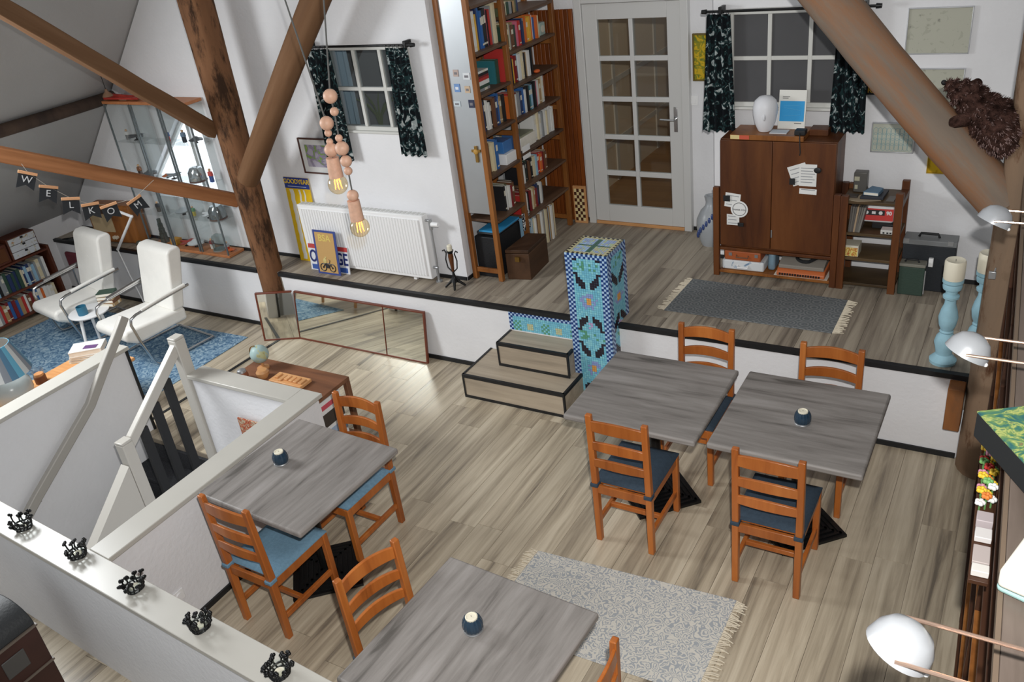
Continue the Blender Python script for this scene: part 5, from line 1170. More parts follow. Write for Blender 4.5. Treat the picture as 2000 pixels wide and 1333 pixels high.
for s_ in (-1, 1):
    bm = nb(); tube(bm, [K(.13,.05,s_*.05),K(.15,.02,s_*.085),K(.17,-.015,s_*.09),K(.18,-.03,s_*.085)], [.04,.034,.03,.02], n=10); obj('paw', bm, FUR, pa, ang=80)
    bm = nb(); sph(bm, K(.235,.15,s_*.055), .026, 10, 8); obj('ear', bm, FUR, pa)
bm = nb(); rnd = random.Random(8); fs_ = list(pbody.data.polygons); ws_ = [f.area for f in fs_]; vv_ = pbody.data.vertices
for f in rnd.choices(fs_, ws_, k=7000):
    q = [vv_[i].co for i in f.vertices]; wt = [rnd.random() for _ in q]; sm = sum(wt); c = Vector((0,0,0))
    for p_, w0 in zip(q, wt): c += p_*(w0/sm)
    n_ = (f.normal+Vector((rnd.uniform(-1,1),rnd.uniform(-1,1),rnd.uniform(-1,1)))*.45-A_*.6).normalized(); x_, y_ = frame_of(n_)
    a = [bm.verts.new(c+x_*.0032), bm.verts.new(c-x_*.0016+y_*.0028), bm.verts.new(c-x_*.0016-y_*.0028)]; e = bm.verts.new(c+n_*rnd.uniform(.012,.024)); mi = 1 if rnd.random() < (.12 if c.dot(A_) > .0 else .34) else 0
    for g_ in ((0,1),(1,2),(2,0)): bm.faces.new((a[g_[0]],a[g_[1]],e)).material_index = mi
obj('fur', bm, [FUR, plain('pinkish_fur','#8d7672',1.,spec=.05)], pa, kind='stuff', label='shaggy brown and pinkish fur')
bm = nb(); sph(bm, K(.352,.055), .014, 8, 6); obj('nose', bm, BLACK, pa)

# ================================================================ RIGHT FOREGROUND BOOKCASE WITH LAMPS
FK = math.atan(.035)
def FX(y): return 1.757+(-1.8-y)*.035
fb = thing('dark_bookcase', 'dark brown bookcase along the right edge of the picture', 'bookcase', (FX(-2.4),-2.4,0), FK)
DW = wood('dark_case_wood', ['#2a1a12','#452b1d','#54351f'], 'y', 10, .1, .5)
L0, L1 = -2.1, 2.02                       # local y range
bm = nb(); bx(bm, .0,L0,1.97,.30,L1,2.0); obj('top_board', bm, wood('top_wood', ['#544a42','#6d6159','#7a6e66'], 'y', 10, .1, .4), fb, bev=.003)
bm = nb(); bx(bm, -.012,L0,1.965,-.001,L1,2.001); obj('front_edging', bm, flat('#6f5f50',.5), fb)
bm = nb(); bx(bm, .29,L0,0,.30,L1,1.97); obj('back', bm, DW, fb)
for y in (L0, L0+1.03, L0+2.06, L0+3.09, L1-.025):
    bm = nb(); bx(bm, .0,y,0,.29,y+.025,1.97); obj('side', bm, DW, fb)
for z, m in ((.06,DW),(.40,ORANGED),(.74,DW),(1.08,ORANGED),(1.40,DW),(1.70,DW)):
    bm = nb(); bx(bm, .0,L0,z-.02,.29,L1,z); obj('shelf', bm, m, fb, bev=.002)
def fw_(x, y, z): # local to room
    c, s_ = math.cos(FK), math.sin(FK); return Vector((FX(-2.4)+x*c-y*s_, -2.4+x*s_+y*c, z))
rnd = random.Random(12)
for zi, z in enumerate((.06,.40,.74,1.08)):
    y = L0+2.1; i = 0
    while y < L1-.06 and i < 7:
        t_ = rnd.uniform(.02,.045); c = rnd.choice(['brown','dark red','tan','black','dark green','brown','cream','navy'])
        h = rnd.uniform(.19,.26); p = fw_(.235-.0, y, z); o = place_book(p.x, p.y, z, .20, t_, h, c, f'{c} book, {ORD[i]} from the near end on the {ORD[zi]} shelf of the dark bookcase', 'books in the dark bookcase', rot=(0,0,FK+PI)); 
        p = fw_(.225, y+t_, z); o.location = p; y += t_+.002; i += 1
# narrow ledge on the front with small bright things
bm = nb(); bx(bm, -.055,-.46,1.575,-.001,.20,1.59); obj('display_ledge', bm, DW, fb, bev=.002)
for k in range(22):
    p = fw_(-.045+.016*(k % 3), -.13+.0135*k, 1.591); c = rnd.choice(['#c8342f','#e6c23a','#79b36a','#e8e8e6','#c98aa0','#e0823a'])
    t = thing('toy_flower', f'tiny coloured toy flower, {ORD[k]} from the near end, on the dark bookcase ledge', 'toy', p, 0, 'toy flowers on the dark bookcase')
    bm = nb(); cyl(bm, (0,0,0),(0,0,.03+.02*(k%2)),.003,n=6); obj('stalk', bm, flat('#5f8f52'), t)
    bm = nb(); zz = .035+.02*(k%2)
    for a in range(5): sph(bm, (.009*math.cos(a*1.257),.009*math.sin(a*1.257),zz), .0085, 7, 5)
    obj('petals', bm, flat(c,.4), t)
for k, (y, w_, h_, c) in enumerate(((-.19,.05,.03,'#b9aeb0'),(-.26,.05,.02,'#dedad8'),(-.35,.08,.012,'#c0b4b0'),(-.425,.035,.022,'#e8e4de'))):
    p = fw_(-.05, y, 1.591); bm = nb(); bx(bm, 0,-w_/2,0,.047,w_/2,h_); o = obj('card_box', bm, flat(c,.5), loc=p, rot=(0,0,FK), bev=.002, label=f'pale flat card box, {ORD[k]} from the far end on the dark bookcase ledge', cat='box', group='card boxes on the dark bookcase')
# painted box on the top
q0, q1, q2 = at(1908,805,z=2.085), at(2000,905,z=2.085), at(2000,775,z=2.085)
d1 = (q1-q0).normalized(); d2 = (q2-q0).normalized(); d2 = (d2-d1*d2.dot(d1)).normalized(); c_ = q0+d1*.42+d2*.30
pb = thing('painted_canvas', 'thick canvas painted green and blue lying on the dark bookcase', 'painting', (q0.x,q0.y,2.003), world=True)
poly = [q0, q0+d1*.42, c_, q0+d2*.30]
bm = nb(); prism(bm, [(v.x,v.y) for v in poly], 'z', 2.003, 2.083); obj('black_sides', bm, plain('dark_canvas_edge','#0e1215',.8), pb, bev=.003)
m, nt, b = newmat('green_painting'); g = N(nt,'ShaderNodeNewGeometry'); ns = N(nt,'ShaderNodeTexNoise',Scale=14.,Detail=4.,Distortion=2.5); nt.links.new(g.outputs['Position'],ns.inputs['Vector'])
nt.links.new(ramp(nt,ns.outputs['Fac'],[(.30,'#2a5a68'),(.44,'#3f7466'),(.52,'#6f8f56'),(.57,'#b9bf70'),(.62,'#5f8a62'),(.72,'#9a6a4a')]),b.inputs['Base Color']); b.inputs['Roughness'].default_value = .4
bm = nb(); prism(bm, [(v.x,v.y) for v in poly], 'z', 2.0835, 2.087); obj('painted_face', bm, m, pb)
# pale boxes on the top, nearer to the viewer
for (z0, z1, c, lb, uv) in ((2.003,2.03,'#a9d0cc','pale blue flat box on the dark bookcase',(1945,1138)),(2.031,2.085,'#efeadd','cream flat box with round corners on the pale blue box',(1951,1112))):
    c0 = at(*uv, z=z1); a = (at(2000,uv[1]-66,z=z1)-c0).normalized(); b2 = at(2000,uv[1]+44,z=z1)-c0; b2 = (b2-a*b2.dot(a)).normalized()
    pol = [c0, c0+a*.26, c0+a*.26+b2*.24, c0+b2*.24]; bm = nb(); prism(bm, [(v.x,v.y) for v in pol], 'z', z0, z1); obj('flat_box', bm, flat(c,.4), bev=.012, seg=3, label=lb, cat='box')
# three clamp lamps on double rods
SHADE = plain('white_lamp_shade','#aeb1b5',.3,.25)
def arm_lamp(u, v, label, zc=2.15):
    c = at(u, v, z=zc); t = thing('arm_lamp', label, 'lamp', c, group='white arm lamps on the dark bookcase', world=True)
    bm = nb(); R0 = .066; prof = [(.0,.052),(.020,.050),(.045,.036),(.060,.012),(.066,-.018),(.063,-.018),(.057,.010),(.043,.032),(.018,.045),(0,.047)]
    lathe(bm, prof, (0,0,0), n=32); bmesh.ops.rotate(bm, cent=(0,0,0), matrix=Matrix.Rotation(.42,3,'Y') @ Matrix.Rotation(-.25,3,'X'), verts=bm.verts[:]); bmesh.ops.translate(bm, vec=c, verts=bm.verts[:])
    sh = obj('shade', bm, SHADE, t, ang=50)
    bm = nb(); sph(bm, c+Vector((.005,0,-.005)), .022, 12, 8); obj('bulb', bm, WHITE, sh)
    root = Vector((FX(c.y)+.10, c.y, 2.16))
    for k, s_ in enumerate((-1, 1)):
        bm = nb(); p = c+Vector((-.005,s_*.062,.012)); e = Vector((root.x, p.y, p.z)); cyl(bm, p, e, .0045, n=8); cyl(bm, p+Vector((0,-.001*s_,0)), c+Vector((-.002,s_*.045,.012)), .004, n=8); obj('rod', bm, plain('copper_chrome','#d8b8a4',.25,.85) if 'copper_chrome' not in MATS else MATS['copper_chrome'], t)
    bm = nb(); bx(bm, root.x-.008,root.y-.075,2.002,root.x+.012,root.y+.075,2.185); obj('clamp', bm, ALU, t, bev=.004)
    bm = nb(); sph(bm, c+Vector((.05,-.03,-.03)), .007, 8, 6); obj('knob', bm, WHITE, sh)
arm_lamp(1945,427,'white arm lamp farthest away, beside the timber post'); arm_lamp(1893,682,'white arm lamp in the middle, above the blue candle stands'); arm_lamp(1762,1258,'white arm lamp nearest the viewer')

# dark trunk behind the front half wall
tk = thing('domed_trunk', 'dark brown trunk with black domed lid behind the half wall', 'trunk', (-2.5,-4.05,0), world=True)
TB = plain('red_brown_lacquer','#3a1f1a',.4,var=.2,scale=7)
bm = nb(); bx(bm, -2.68,-4.4,0,-2.30,-3.70,.50); obj('body', bm, TB, tk, bev=.008)
bm = nb(); prism(bm, [(-2.30+0*k,.0) for k in range(1)]+[], 'y', 0, 1) if False else None
prof = [(-2.49+.19*math.cos(a), .512+.12*math.sin(a)) for a in [PI*i/12 for i in range(13)]]; prism(bm, prof, 'y', -4.4,-3.70); obj('lid', bm, plain('black_leather','#26282a',.55,bump=.2), tk, bev=.006, ang=50)
for z in (.505,.26): bm = nb(); bx(bm, -2.685,-4.405,z-.006,-2.293,-3.695,z+.006); obj('band', bm, flat('#6a5f55',.5), tk)
bm = nb(); bx(bm, -2.302,-3.92,.33,-2.294,-3.80,.44); obj('plate', bm, flat('#4c4a48',.5), tk, bev=.004)

# ================================================================ LOUNGE ON THE LEFT
def armchair(label, x, y, rz):
    t = thing('armchair', label, 'armchair', (x, y, .0085), rz, 'white leather tube armchairs')      # faces -y
    def pad(name, prof, w_, seams=True):
        bm = nb(); prism(bm, prof, 'x', -w_/2, w_/2); o = obj(name, bm, LEATHER, t, bev=.028, seg=4, ang=60); return o
    s_ = pad('seat_cushion', [(-.40,.33),(-.41,.40),(-.37,.43),(.22,.40),(.22,.28),(-.30,.27)], .50)
    b_ = pad('back_cushion', [(.10,.40),(.22,.40),(.36,.92),(.34,.96),(.25,.96),(.21,.93)], .50)
    for sx in (-1, 1):
        bm = nb(); tube(bm, [(sx*.085,.115,.45),(sx*.085,.16,.62),(sx*.085,.232,.90)], .0035, n=5); obj('seam', bm, LEATHER, b_)
    bm = nb(); tube(bm, [(.06*math.sin(a),.163+.02*math.cos(a)*.55+.0,.66+.085*math.cos(a)) for a in [2*PI*i/20 for i in range(20)]], .004, n=5, closed=True); obj('oval_stitching', bm, LEATHER, b_)
    for sx in (-1, 1):
        X = sx*.285
        bm = nb(); tube(bm, [(X,.30,.60),(X,.0,.575),(X,-.26,.55),(X,-.315,.53),(X,-.33,.48),(X,-.30,.30),(X,-.24,.06),(X,-.21,.025),(X,-.15,.014),(X,.34,.014),(X,.385,.014)], .0125, n=10); obj('tube_frame', bm, CHROME, t)
        bm = nb(); tube(bm, [(X,.26,.612),(X,.0,.592),(X,-.20,.570)], .0165, n=10); obj('arm_pad', bm, LEATHER if sx > 0 else CHROME, t)
    bm = nb(); tube(bm, [(-.285,.385,.014),(.285,.385,.014)], .0125); obj('rear_bar', bm, CHROME, t)
    bm = nb(); tube(bm, [(-.285,-.29,.26),(.285,-.29,.26)], .011); tube(bm, [(-.285,.20,.60),(-.25,.22,.60)], .01); tube(bm, [(.285,.20,.60),(.25,.22,.60)], .01); obj('cross_bar', bm, CHROME, t)
    return t
armchair('white leather tube armchair nearer the mirror', -5.09,-.72,-.12)
armchair('white leather tube armchair nearer the bookshelf', -6.18,-.64,-.16)
t = thing('side_table', 'small round white side table between the white armchairs', 'table', (-5.62,-.96,.0075))
bm = nb(); lathe(bm, [(0,.43),(.17,.43),(.18,.44),(.18,.448),(.17,.452),(0,.452)], n=36); obj('table_top', bm, WHITE, t)
for k in range(3):
    a = k*2.094+.5; bm = nb(); cyl(bm, (.10*math.cos(a),.10*math.sin(a),.43),(.16*math.cos(a),.16*math.sin(a),0),.016,.012,n=10); obj('leg', bm, WHITE, t)
t = thing('blue_mug', 'teal blue mug on the round white side table', 'mug', (-5.60,-1.03,.452))
bm = nb(); lathe(bm, [(0,0),(.042,0),(.045,.01),(.045,.09),(.041,.09),(.040,.012),(0,.012)]); obj('cup', bm, flat('#2f6f8c',.5), t)
bm = nb(); tube(bm, [(-.044,0,.075),(-.07,0,.07),(-.07,0,.03),(-.044,0,.022)], .006); obj('handle', bm, flat('#2f6f8c',.5), t)
z = .453
for k, (c, th) in enumerate((('tan',.03),('brown',.028),('tan',.03),('dark green',.03))):
    o = place_book(-5.60,-.86,z+th,.16,th,.12,c,f'{c} old book, {ORD[k]} from the bottom in the pile on the side table','old books on the side table'); o.rotation_euler = (-PI/2,0,.3+.1*k); z += th+.001
# reading lamp: thin white jointed floor lamp
t = thing('floor_lamp', 'thin white jointed floor lamp behind the white armchairs', 'lamp', (-6.02,-.13,0), world=True)
bm = nb(); lathe(bm, [(0,0),(.10,0),(.10,.012),(.012,.02),(0,.02)], (-6.02,-.13,0), n=28); obj('base', bm, WHITE, t)
bm = nb(); tube(bm, [(-6.02,-.13,.015),(-6.08,-.15,.40),(-6.13,-.15,.68)], .007); obj('pole', bm, WHITE, t)
bm = nb(); tube(bm, [(-6.13,-.15,.68),(-5.72,-.15,1.07)], .014); obj('upper_arm', bm, WHITE, t)
bm = nb(); tube(bm, [(-5.72,-.15,1.07),(-5.91,-.15,1.11)], .014); obj('lamp_head', bm, WHITE, t)
bm = nb(); sph(bm, (-5.72,-.15,1.07), .017, 10, 8); obj('joint', bm, WHITE, t)
# radio on the platform
t = thing('vintage_radio', 'old orange brown wooden radio on the platform behind the armchairs', 'radio', (-6.5,.2,HP)); t.rotation_euler = (0,0,.12)
bm = nb(); bx(bm, -.30,-.10,.004,.32,.09,.42); obj('case', bm, ORANGED, t, bev=.03, seg=4)
bm = nb(); bx(bm, -.26,-.108,.13,.04,-.099,.33); obj('speaker_cloth', bm, plain('speaker_cloth','#a99472',.9,bump=.3), t, bev=.004)
bm = nb(); bx(bm, -.27,-.106,.335,.05,-.098,.39); obj('tuning_scale', bm, flat('#3b2a20',.3), t)
for x in (-.22,-.18,.0,.035): bm = nb(); cyl(bm, (x,-.10,.075),(x,-.125,.075),.018,n=16); obj('knob', bm, flat('#d8cdb8',.4), t)
# wire shelf behind the left chair, ornaments
t = thing('wire_tray', 'black triangular wire shelf on the platform edge behind the left armchair', 'tray', (-6.98,.1,HP), world=True)
bm = nb(); tube(bm, [(-7.25,-.03,.635),(-6.86,-.03,.64),(-6.86,.16,.66)], .006, closed=True, n=6); obj('rim', bm, BLKMET, t)
bm = nb(); prism(bm, [(-7.24,-.028),(-6.865,-.028),(-6.865,.155)], 'z', .63,.634); obj('sheet', bm, plain('smoked_glass','#3a4042',.2), t)
bm = nb(); sph(bm, (-6.93,.15,.66), .045, 12, 8, sc=(1.6,1,.9)); obj('grey_ornament', bm, flat('#6c6e70',.5), label='grey round ornament beside the old radio', cat='ornament')
for k, (x, c) in enumerate(((-6.12,'#4a4a3c'),(-6.05,'#6b5a3a'),(-5.99,'#7d8078'))):
    bm = nb(); sph(bm, (x,.10,HP+.035), .035, 10, 8, sc=(1,1,1)); bx(bm, x-.02,.08,HP+.002,x+.02,.12,HP+.01); obj('small_ornament', bm, flat(c,.5), label=f'small dark ornament, {ORD[k]} from the radio, on the platform edge', cat='ornament', group='small ornaments beside the radio')

# ================================================================ GLASS CABINETS
RIM = plain('vitrine_wood','#b9784c',.5,var=.12,scale=30)
VX = (-6.0,-5.61,-5.22,-4.83); VY0, VY1 = .125,.325
names = ('left','middle','right')
for k in range(3):
    x0, x1 = VX[k]+.004, VX[k+1]-.004; H_ = 1.50
    t = thing('glass_cabinet', f'tall glass display cabinet, {names[k]} one of three', 'display cabinet', ((x0+x1)/2,(VY0+VY1)/2,HP), 0, 'tall glass display cabinets', world=True)
    for nm, z0, z1 in (('base',HP,HP+.028),('top',HP+H_-.028,HP+H_)):
        bm = nb(); bx(bm, x0,VY0,z0,x1,VY1,z1); obj(nm, bm, RIM, t, bev=.004)
    za, zb = HP+.028, HP+H_-.028
    for a in ((x0+.006,VY0+.006,x1-.006,VY0+.009),(x0+.006,VY1-.009,x1-.006,VY1-.006),(x0+.006,VY0+.01,x0+.009,VY1-.01),(x1-.009,VY0+.01,x1-.006,VY1-.01)):
        bm = nb(); bx(bm, a[0],a[1],za,a[2],a[3],zb); obj('glass_pane', bm, GLASSV, t)
    for x in (x0+.012, x1-.012):
        bm = nb(); bx(bm, x-.007,VY0+.002,za,x+.007,VY0+.014,zb); obj('edge_profile', bm, plain('grey_seal','#6f7678',.35,.4) if 'grey_seal' not in MATS else MATS['grey_seal'], t)
    for z in (.36,.73,1.10):
        bm = nb(); bx(bm, x0+.012,VY0+.012,HP+z,x1-.012,VY1-.012,HP+z+.005); obj('glass_shelf', bm, GLASSV, t)
    tag(t, f'tall glass display cabinet, {names[k]} one of three')
def vit(name, label, cat, k, fx, lvl, build):
    z = HP+(.0285 if lvl == 0 else (.36,.73,1.10)[lvl-1]+.0055); x = VX[k]+(VX[k+1]-VX[k])*fx; y = .225
    t = thing(name, label, cat, (x, y, z)); build(t); return t
def b_dome(c):
    def f(t):
        bm = nb(); lathe(bm, [(.075,0),(.085,.02),(.08,.09),(.055,.13),(0,.15)]); obj('dome', bm, plain('silver_dome_'+c.strip('#'),c,.15,.8), t)
        bm = nb(); lathe(bm, [(0,0),(.086,0),(.086,.014),(0,.014)]); obj('rim', bm, flat('#5a4038',.4), t)
    return f
def b_ship(c, s=1.):
    def f(t):
        bm = nb(); lathe(bm, [(0,0),(.02*s,0),(.012*s,.02*s),(.0,.02*s)]); obj('stand', bm, BLACK, t)
        bm = nb(); lathe(bm, [(.0,.02*s),(.075*s,.035*s),(.08*s,.045*s),(.04*s,.06*s),(.02*s,.075*s),(0,.08*s)]); obj('saucer', bm, flat(c,.35), t)
        bm = nb(); bx(bm, .05*s,-.012,.04*s,.11*s,.012,.052*s); obj('tail', bm, flat(c,.35), t)
    return f
def b_fig(c1_, c2_, h=.11):
    def f(t):
        bm = nb(); bx(bm, -.018,-.012,0,-.003,.012,h*.45); bx(bm, .003,-.012,0,.018,.012,h*.45); obj('legs', bm, flat(c2_,.45), t)
        bm = nb(); prism(bm, [(-.026,h*.45),(.026,h*.45),(.020,h*.78),(-.020,h*.78)], 'y', -.014,.014); obj('torso', bm, flat(c1_,.45), t, bev=.004)
        bm = nb(); sph(bm, (0,0,h*.89), h*.11, 10, 8); obj('head', bm, flat('#c9a27c',.5), t)
    return f
def b_plane(c):
    def f(t):
        bm = nb(); cyl(bm, (-.09,0,.035),(.09,0,.045),.012,.016); obj('fuselage', bm, flat(c,.4), t)
        bm = nb(); prism(bm, [(-.02,-.075),(.03,-.075),(.045,0),(.03,.075),(-.02,.075)], 'z', .038,.044); obj('wings', bm, flat(c,.4), t)
        bm = nb(); lathe(bm, [(0,0),(.03,0),(.03,.004),(.006,.006),(.006,.034),(0,.034)]); obj('stand', bm, BLACK, t)
    return f
vit('spaceship_model','pale grey toy spacecraft on the floor of the middle cabinet','model',1,.55,0,b_ship('#c9cccd',1.05)); vit('glass_dome','silvery domed helmet in the right cabinet by the bright window','helmet',2,.38,2,b_dome('#b9c0c2'))
vit('toy_figure','red and white toy figure at the foot of the right cabinet','figure',2,.16,0,b_fig('#7a2a2a','#d8d8d4')); vit('toy_figure','red and silver toy figure at the front right of the right cabinet','figure',2,.70,0,b_fig('#a8a8aa','#b8442e',.10)); vit('orange_toy','orange crab shaped toy in the right cabinet corner','toy',2,.82,0,b_ship('#c8602e',.45))
vit('glass_bell','clear glass bell cover in the right cabinet','bell jar',2,.42,0,lambda t: (obj('base', (lambda b_: (lathe(b_, [(0,0),(.07,0),(.07,.012),(0,.012)]), b_)[1])(nb()), flat('#8a8a86',.4), t), obj('jar', (lambda b_: (lathe(b_, [(.064,.0125),(.066,.10),(.05,.15),(.012,.17),(.0,.172)]), b_)[1])(nb()), glassy('bell_glass','#e6eeee',.1), t)))
vit('yellow_box','small yellow box in the left part of the middle cabinet','box',0,.80,0,lambda t: obj('body', (lambda b_: (bx(b_, -.045,-.04,0,.045,.04,.06), b_)[1])(nb()), flat('#d99a2a',.5), t, bev=.004))
vit('model_aircraft','dark model aircraft on the top shelf of the left cabinet','model',0,.55,3,b_plane('#4a4c50')); vit('model_aircraft','grey model aircraft on the second shelf of the middle cabinet','model',1,.5,2,b_plane('#7d8488')); vit('spaceship_model','grey toy saucer on the lower shelf of the middle cabinet','model',1,.45,1,b_ship('#8c9294',1.)); vit('toy_figure','blue toy figure on the top shelf of the middle cabinet','figure',1,.72,3,b_fig('#3a5a9a','#b83a34')); vit('toy_figure','red, blue and yellow toy figure on the middle shelf of the right cabinet','figure',2,.86,2,b_fig('#c8443a','#3a5aa0',.13)); vit('toy_figure','yellow toy figure on the lower shelf of the right cabinet','figure',2,.80,1,b_fig('#d8b23a','#c86a2e')); vit('model_aircraft','white model aircraft on the lower shelf of the right cabinet','model',2,.4,1,b_plane('#c9cbcc')); vit('toy_figure','dark toy figure on the lower shelf of the left cabinet','figure',0,.5,1,b_fig('#3a3c40','#55504a')); vit('spaceship_model','dark toy saucer on the second shelf of the left cabinet','model',0,.62,2,b_ship('#5f6468',.9))
vit('dark_tower_model','dark grey tower model at the foot of the left cabinet','model',0,.35,0,lambda t: [obj('tier', (lambda b_: (bx(b_, -.03+.004*k,-.03+.004*k,.052*k,.03-.004*k,.03-.004*k,.05+.052*k), b_)[1])(nb()), flat('#4e534f',.6), t) for k in range(5)])
vit('glass_dome','dull grey domed helmet on the lower shelf of the right cabinet','helmet',2,.70,1,b_dome('#8d9496')); vit('spaceship_model','orange toy saucer on the middle shelf of the middle cabinet','model',1,.25,2,b_ship('#b8653a',.6)); vit('toy_figure','green toy figure on the lower shelf of the middle cabinet','figure',1,.82,1,b_fig('#4f8a5a','#c9b23a',.10)); vit('toy_figure','white toy figure on the top shelf of the left cabinet','figure',0,.22,3,b_fig('#d8d8d6','#8a8a8a',.10)); vit('toy_figure','brown toy figure on the middle shelf of the left cabinet','figure',0,.25,2,b_fig('#8a5a3a','#4a3a30',.12)); vit('model_aircraft','red model aircraft on the floor of the middle cabinet','model',1,.22,0,b_plane('#a33c34')); vit('toy_figure','blue grey toy figure on the top shelf of the right cabinet','figure',2,.3,3,b_fig('#6a7f94','#3a3f48',.12)); vit('spaceship_model','dark toy saucer on the top shelf of the right cabinet','model',2,.7,3,b_ship('#4f5458',.8))
# red model and bell lamp on top of the cabinets
TZ = HP+1.50
t = thing('red_model', 'red model wing lying on top of the left glass cabinet', 'model', (-5.8,.22,TZ), world=True)
bm = nb(); prism(bm, [(-5.97,.14),(-5.5,.16),(-5.5,.22),(-5.97,.24)], 'z', TZ+.012, TZ+.03); obj('wing', bm, flat('#b23a30',.45), t); bm = nb(); cyl(bm, (-5.9,.2,TZ+.03),(-5.6,.2,TZ+.03),.025,.012); obj('fuselage', bm, flat('#b23a30',.45), t)
bm = nb(); bx(bm, -5.8,.18,TZ,-5.7,.22,TZ+.02); obj('support', bm, flat('#c9bca0',.5), t)
t = thing('hanging_bell', 'small brown lamp hanging above the left glass cabinet', 'lamp', (-5.83,.10,TZ+.055), world=True)
bm = nb(); lathe(bm, [(.05,TZ+.055),(.04,TZ+.075),(.016,TZ+.10),(.012,TZ+.12),(0,TZ+.125)], (-5.83,.10,0)); obj('shade', bm, flat('#8a6a52',.5), t)
bm = nb(); tube(bm, [(-5.83,.10,TZ+.12),(-5.84,.10,TZ+.30)], .003, n=5); obj('cord', bm, BLACK, t)

# ================================================================ PENNANTS
D_ = (LB1-LB0); PN = D_.cross(Vector((0,0,1))).normalized()
def on_beam(u, v, off=0.):
    d = ray(u, v); p0 = LB0+PN*off; t_ = (p0-CAM).dot(PN)/d.dot(PN); return CAM+d*t_
SGN = 1 if PN.dot(CAM-LB0) > 0 else -1
off = SGN*.085
pw = [on_beam(u, v, off) for u, v in ((42,320),(55,338),(95,365),(138,387),(176,399),(212,401),(262,388),(300,352))]
t = thing('pennant_string', 'thin string of the welcome pennants hung on the light beam', 'string', pw[0], world=True)
bm = nb(); tube(bm, pw, .0018, n=5); obj('string', bm, flat('#a8a49a',.8), t)
BW = wood('peg_wood', ['#b9835a','#cf9a70','#d8a880'], 'x', 14, .2, .6)
KK = (pw[3]-CAM).length/1702
for ch, (u, v, rz_) in zip('WELKOM', ((54,339,28),(95,366,22),(138,389,14),(176,400,6),(212,402,-4),(262,391,-20))):
    p = on_beam(u, v, off); t = thing('pennant', f'black pennant with the chalk letter {ch}', 'pennant', p, group='welcome pennants')
    xd = Vector((D_.x,D_.y,0)).normalized(); xd = -xd if xd.dot(r2) < 0 else xd; yd = Vector((0,0,1)).cross(xd)
    rot = Matrix((xd, yd, Vector((0,0,1)))).transposed(); t.rotation_euler = (rot @ Matrix.Rotation(math.radians(rz_),3,'Y')).to_euler()
    w_ = 13*KK/abs(xd.dot(r2)+.15); h_ = 27*KK
    bm = nb(); prism(bm, [(-w_,-.004),(w_,-.004),(w_,-h_),(0,-h_*.72),(-w_,-h_)], 'y', -.0015,.0015); fl_ = obj('flag', bm, plain('chalk_black','#23262a',.9) if 'chalk_black' not in MATS else MATS['chalk_black'], t)
    bm = nb(); bx(bm, -w_*1.08,-.006,-.008,w_*1.08,.006,.014); obj('peg_bar', bm, BW, t, bev=.002)
    text(ch, h_*.60, flat('#c4c6c8',.9), t, (0,-.0025,-h_*.40), (PI/2,0,0))

# ================================================================ LEFT BOOKSHELF
bs = thing('low_bookshelf', 'low dark bookshelf full of books below the sloping roof', 'bookshelf', (-7.31,-.85,0), world=True)
RW = wood('red_brown_shelf', ['#3f2014','#5d3020','#6d3b28'], 'y', 10, .12, .5)
for y in (-1.45,-.25): bm = nb(); bx(bm, -7.43,y,0,-7.2,y+.025,.66 if y > -1 else .62); obj('side', bm, RW, bs, bev=.003)
for z in (.06,.33,.63): bm = nb(); bx(bm, -7.43,-1.425,z-.02,-7.2,-.25,z); obj('shelf', bm, RW, bs, bev=.002)
bm = nb(); bx(bm, -7.44,-1.45,0,-7.43,-.225,.63); obj('back', bm, RW, bs)
rnd = random.Random(5)
for lvl, z, hh, cols in ((1,.33,.22,'grey pale blue,white,black,teal,navy,pale blue,cream'),(0,.06,.20,'')):
    y = -1.40; i = 0
    while y < -.29 and i < 39:
        th = rnd.uniform(.02,.04); h = hh*rnd.uniform(.85,1.05)
        c = rnd.choice(['pale blue','white','grey','black','dark green','navy','pale blue','grey','cream'] if lvl else ['dark red','navy','blue','cream','cream','white','brown','orange','tan','red','white','grey'])
        if y+th > -.28: break
        place_book(-7.40,y,z,.165+rnd.uniform(-.01,.01),th,h,c,f'{c} book, {ORD[i]} from the near end on the {"upper" if lvl else "lower"} level of the low bookshelf','books in the low bookshelf'); y += th+.0015; i += 1
for k in range(2):
    y0 = -.68+.0+k*-.42 if k else -.62
    if k == 0:
        t = thing('drawer_box', 'wooden box with three white printed drawers on the low bookshelf', 'drawer box', (-7.3,-.46,.63), world=True)
        bm = nb(); bx(bm, -7.42,-.62,.632,-7.225,-.30,.86); obj('case', bm, RW, t, bev=.004)
        for j in range(3):
            bm = nb(); bx(bm, -7.226,-.605,.642+.072*j,-7.21,-.315,.708+.072*j); dw = obj('drawer', bm, pattern('drawer_print','#c9ccd0',['#b9b4a0','#b06a3c'],12,.60) if 'drawer_print' not in MATS else MATS['drawer_print'], t, bev=.002)
            bm = nb(); bx(bm, -7.21,-.475,.685+.072*j,-7.206,-.445,.705+.072*j); obj('finger_hole', bm, BLACK, dw)
bm = nb(); bx(bm, -7.42,-1.0,.632,-7.22,-.64,.83); t = thing('small_chest', 'brown wooden chest on the low bookshelf beside the drawer box', 'chest', (-7.3,-.82,.63), world=True); obj('body', bm, RW, t, bev=.006)
bm = nb(); bx(bm, -7.219,-.98,.66,-7.213,-.66,.80); obj('front_panel', bm, CABW, t, bev=.003)
t = thing('red_chair_back', 'dark red folding seat behind the left armchair', 'stool', (-6.95,-.18,0), world=True)
bm = nb(); bx(bm, -7.02,-.20,.40,-6.80,-.16,.58); obj('back', bm, flat('#5a1f2a',.6), t, bev=.02, seg=3)
for x in (-7.0,-6.82): bm = nb(); cyl(bm, (x,-.18,0),(x,-.18,.42),.009); obj('leg', bm, CHROME, t)

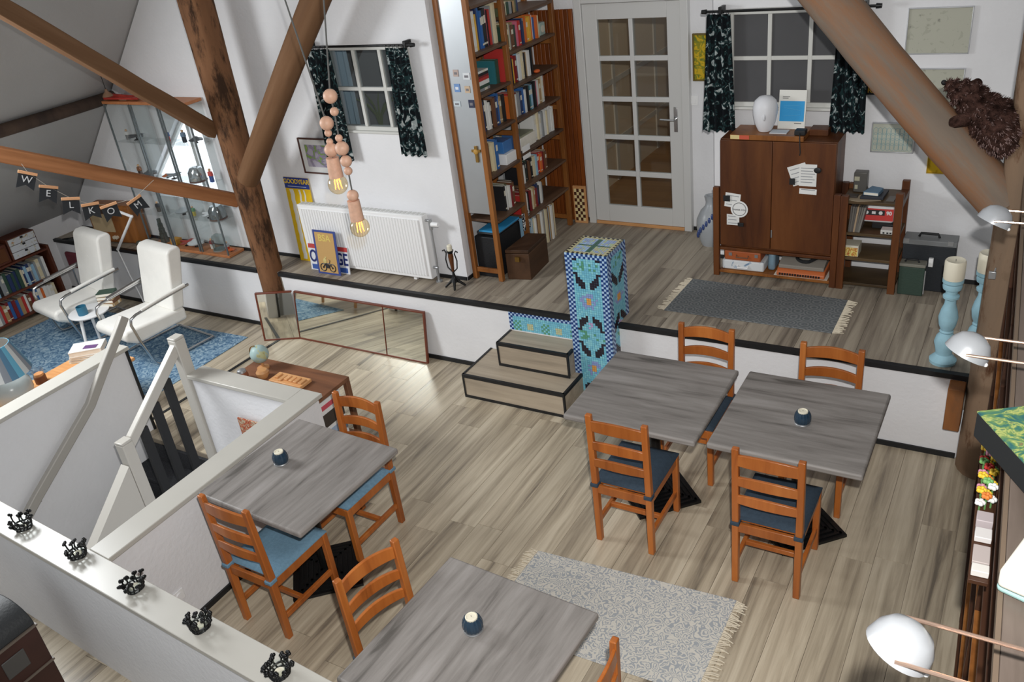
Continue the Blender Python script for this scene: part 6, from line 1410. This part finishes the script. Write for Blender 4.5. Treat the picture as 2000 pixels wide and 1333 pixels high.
# ================================================================ CORNER BY THE STAIRS: low table, lamp, books
lt = thing('narrow_low_table', 'narrow blond wood table behind the left stair wall', 'table', (-4.62,-2.1,0))
bm = nb(); bx(bm, -.30,-.70,.425,.25,.66,.455); obj('table_top', bm, LIGHTWOOD, lt, bev=.008, seg=3)
for lx, ly in ((-.26,-.65),(.21,-.65),(-.26,.61),(.21,.61)): bm = nb(); cyl(bm, (lx,ly,.425),(lx,ly,.0085),.02,.016); obj('leg', bm, LIGHTWOOD, lt)
z = .456
for k, (c, th, sx_, sy_) in enumerate((('cream',.022,.24,.17),('grey',.02,.22,.17),('white',.014,.22,.16),('white',.045,.26,.18))):
    p = at(145,700,z=z); o = place_book(-4.93,-1.60,z+th,sx_,th,sy_,c,f'{c} book, {ORD[k]} from the bottom in the pile on the narrow table','books on the narrow table',band=False); o.rotation_euler = (-PI/2,0,.55+.05*k); o.location = (-4.84+.012*k,-1.72,z+th); z += th+.001
bm = nb(); bx(bm, -.05,-.03,0,.06,.03,.0012); o = obj('cover_print', bm, flat('#6a4a78',.5), loc=(-4.72,-1.57,z+.0005), rot=(0,0,.55), label='purple card on the top book of the narrow table', cat='card')
t = thing('jar_candle', 'brown jar candle with glass cover on the narrow table', 'candle', (-4.80,-2.00,.456))
bm = nb(); lathe(bm, [(0,0),(.045,0),(.045,.06),(0,.06)]); obj('wood_base', bm, wood('dark_cup_wood',['#5a3320','#7a4a2c'],'z',12,.2), t)
bm = nb(); lathe(bm, [(.043,.062),(.045,.12),(.043,.12),(.041,.064)]); obj('glass_cover', bm, GLASS, t)
bm = nb(); lathe(bm, [(0,.061),(.035,.061),(.035,.08),(0,.08)]); obj('wax', bm, flat('#c98a5a',.5), t)
t = thing('table_lamp', 'table lamp with striped blue shade on a frosted glass base', 'lamp', (-4.70,-2.28,.456))
bm = nb(); lathe(bm, [(0,0),(.09,0),(.13,.03),(.155,.10),(.15,.17),(.11,.22),(.05,.245),(.03,.25),(0,.25)], n=32); obj('glass_base', bm, plain('frosted_glass','#9aa2a2',.25,var=.05), t)
bm = nb(); n = 24; rr = [(.20,.26),(.12,.50)]
A = [[bm.verts.new((r_*math.cos(2*PI*i/n), r_*math.sin(2*PI*i/n), z_)) for i in range(n)] for r_, z_ in rr]; A2 = [[bm.verts.new(((r_-.004)*math.cos(2*PI*i/n), (r_-.004)*math.sin(2*PI*i/n), z_)) for i in range(n)] for r_, z_ in rr]
for i in range(n):
    k = (i+1)%n; f = bm.faces.new((A[0][i],A[0][k],A[1][k],A[1][i])); f.material_index = i % 4; bm.faces.new((A2[0][k],A2[0][i],A2[1][i],A2[1][k])).material_index = 1
    bm.faces.new((A[0][i],A2[0][i],A2[0][k],A[0][k])); bm.faces.new((A[1][i],A[1][k],A2[1][k],A2[1][i]))
obj('shade', bm, [flat('#5a9ab4',.8), flat('#b8bcbc',.8), flat('#7a8088',.8), flat('#49718c',.8)], t, ang=20)
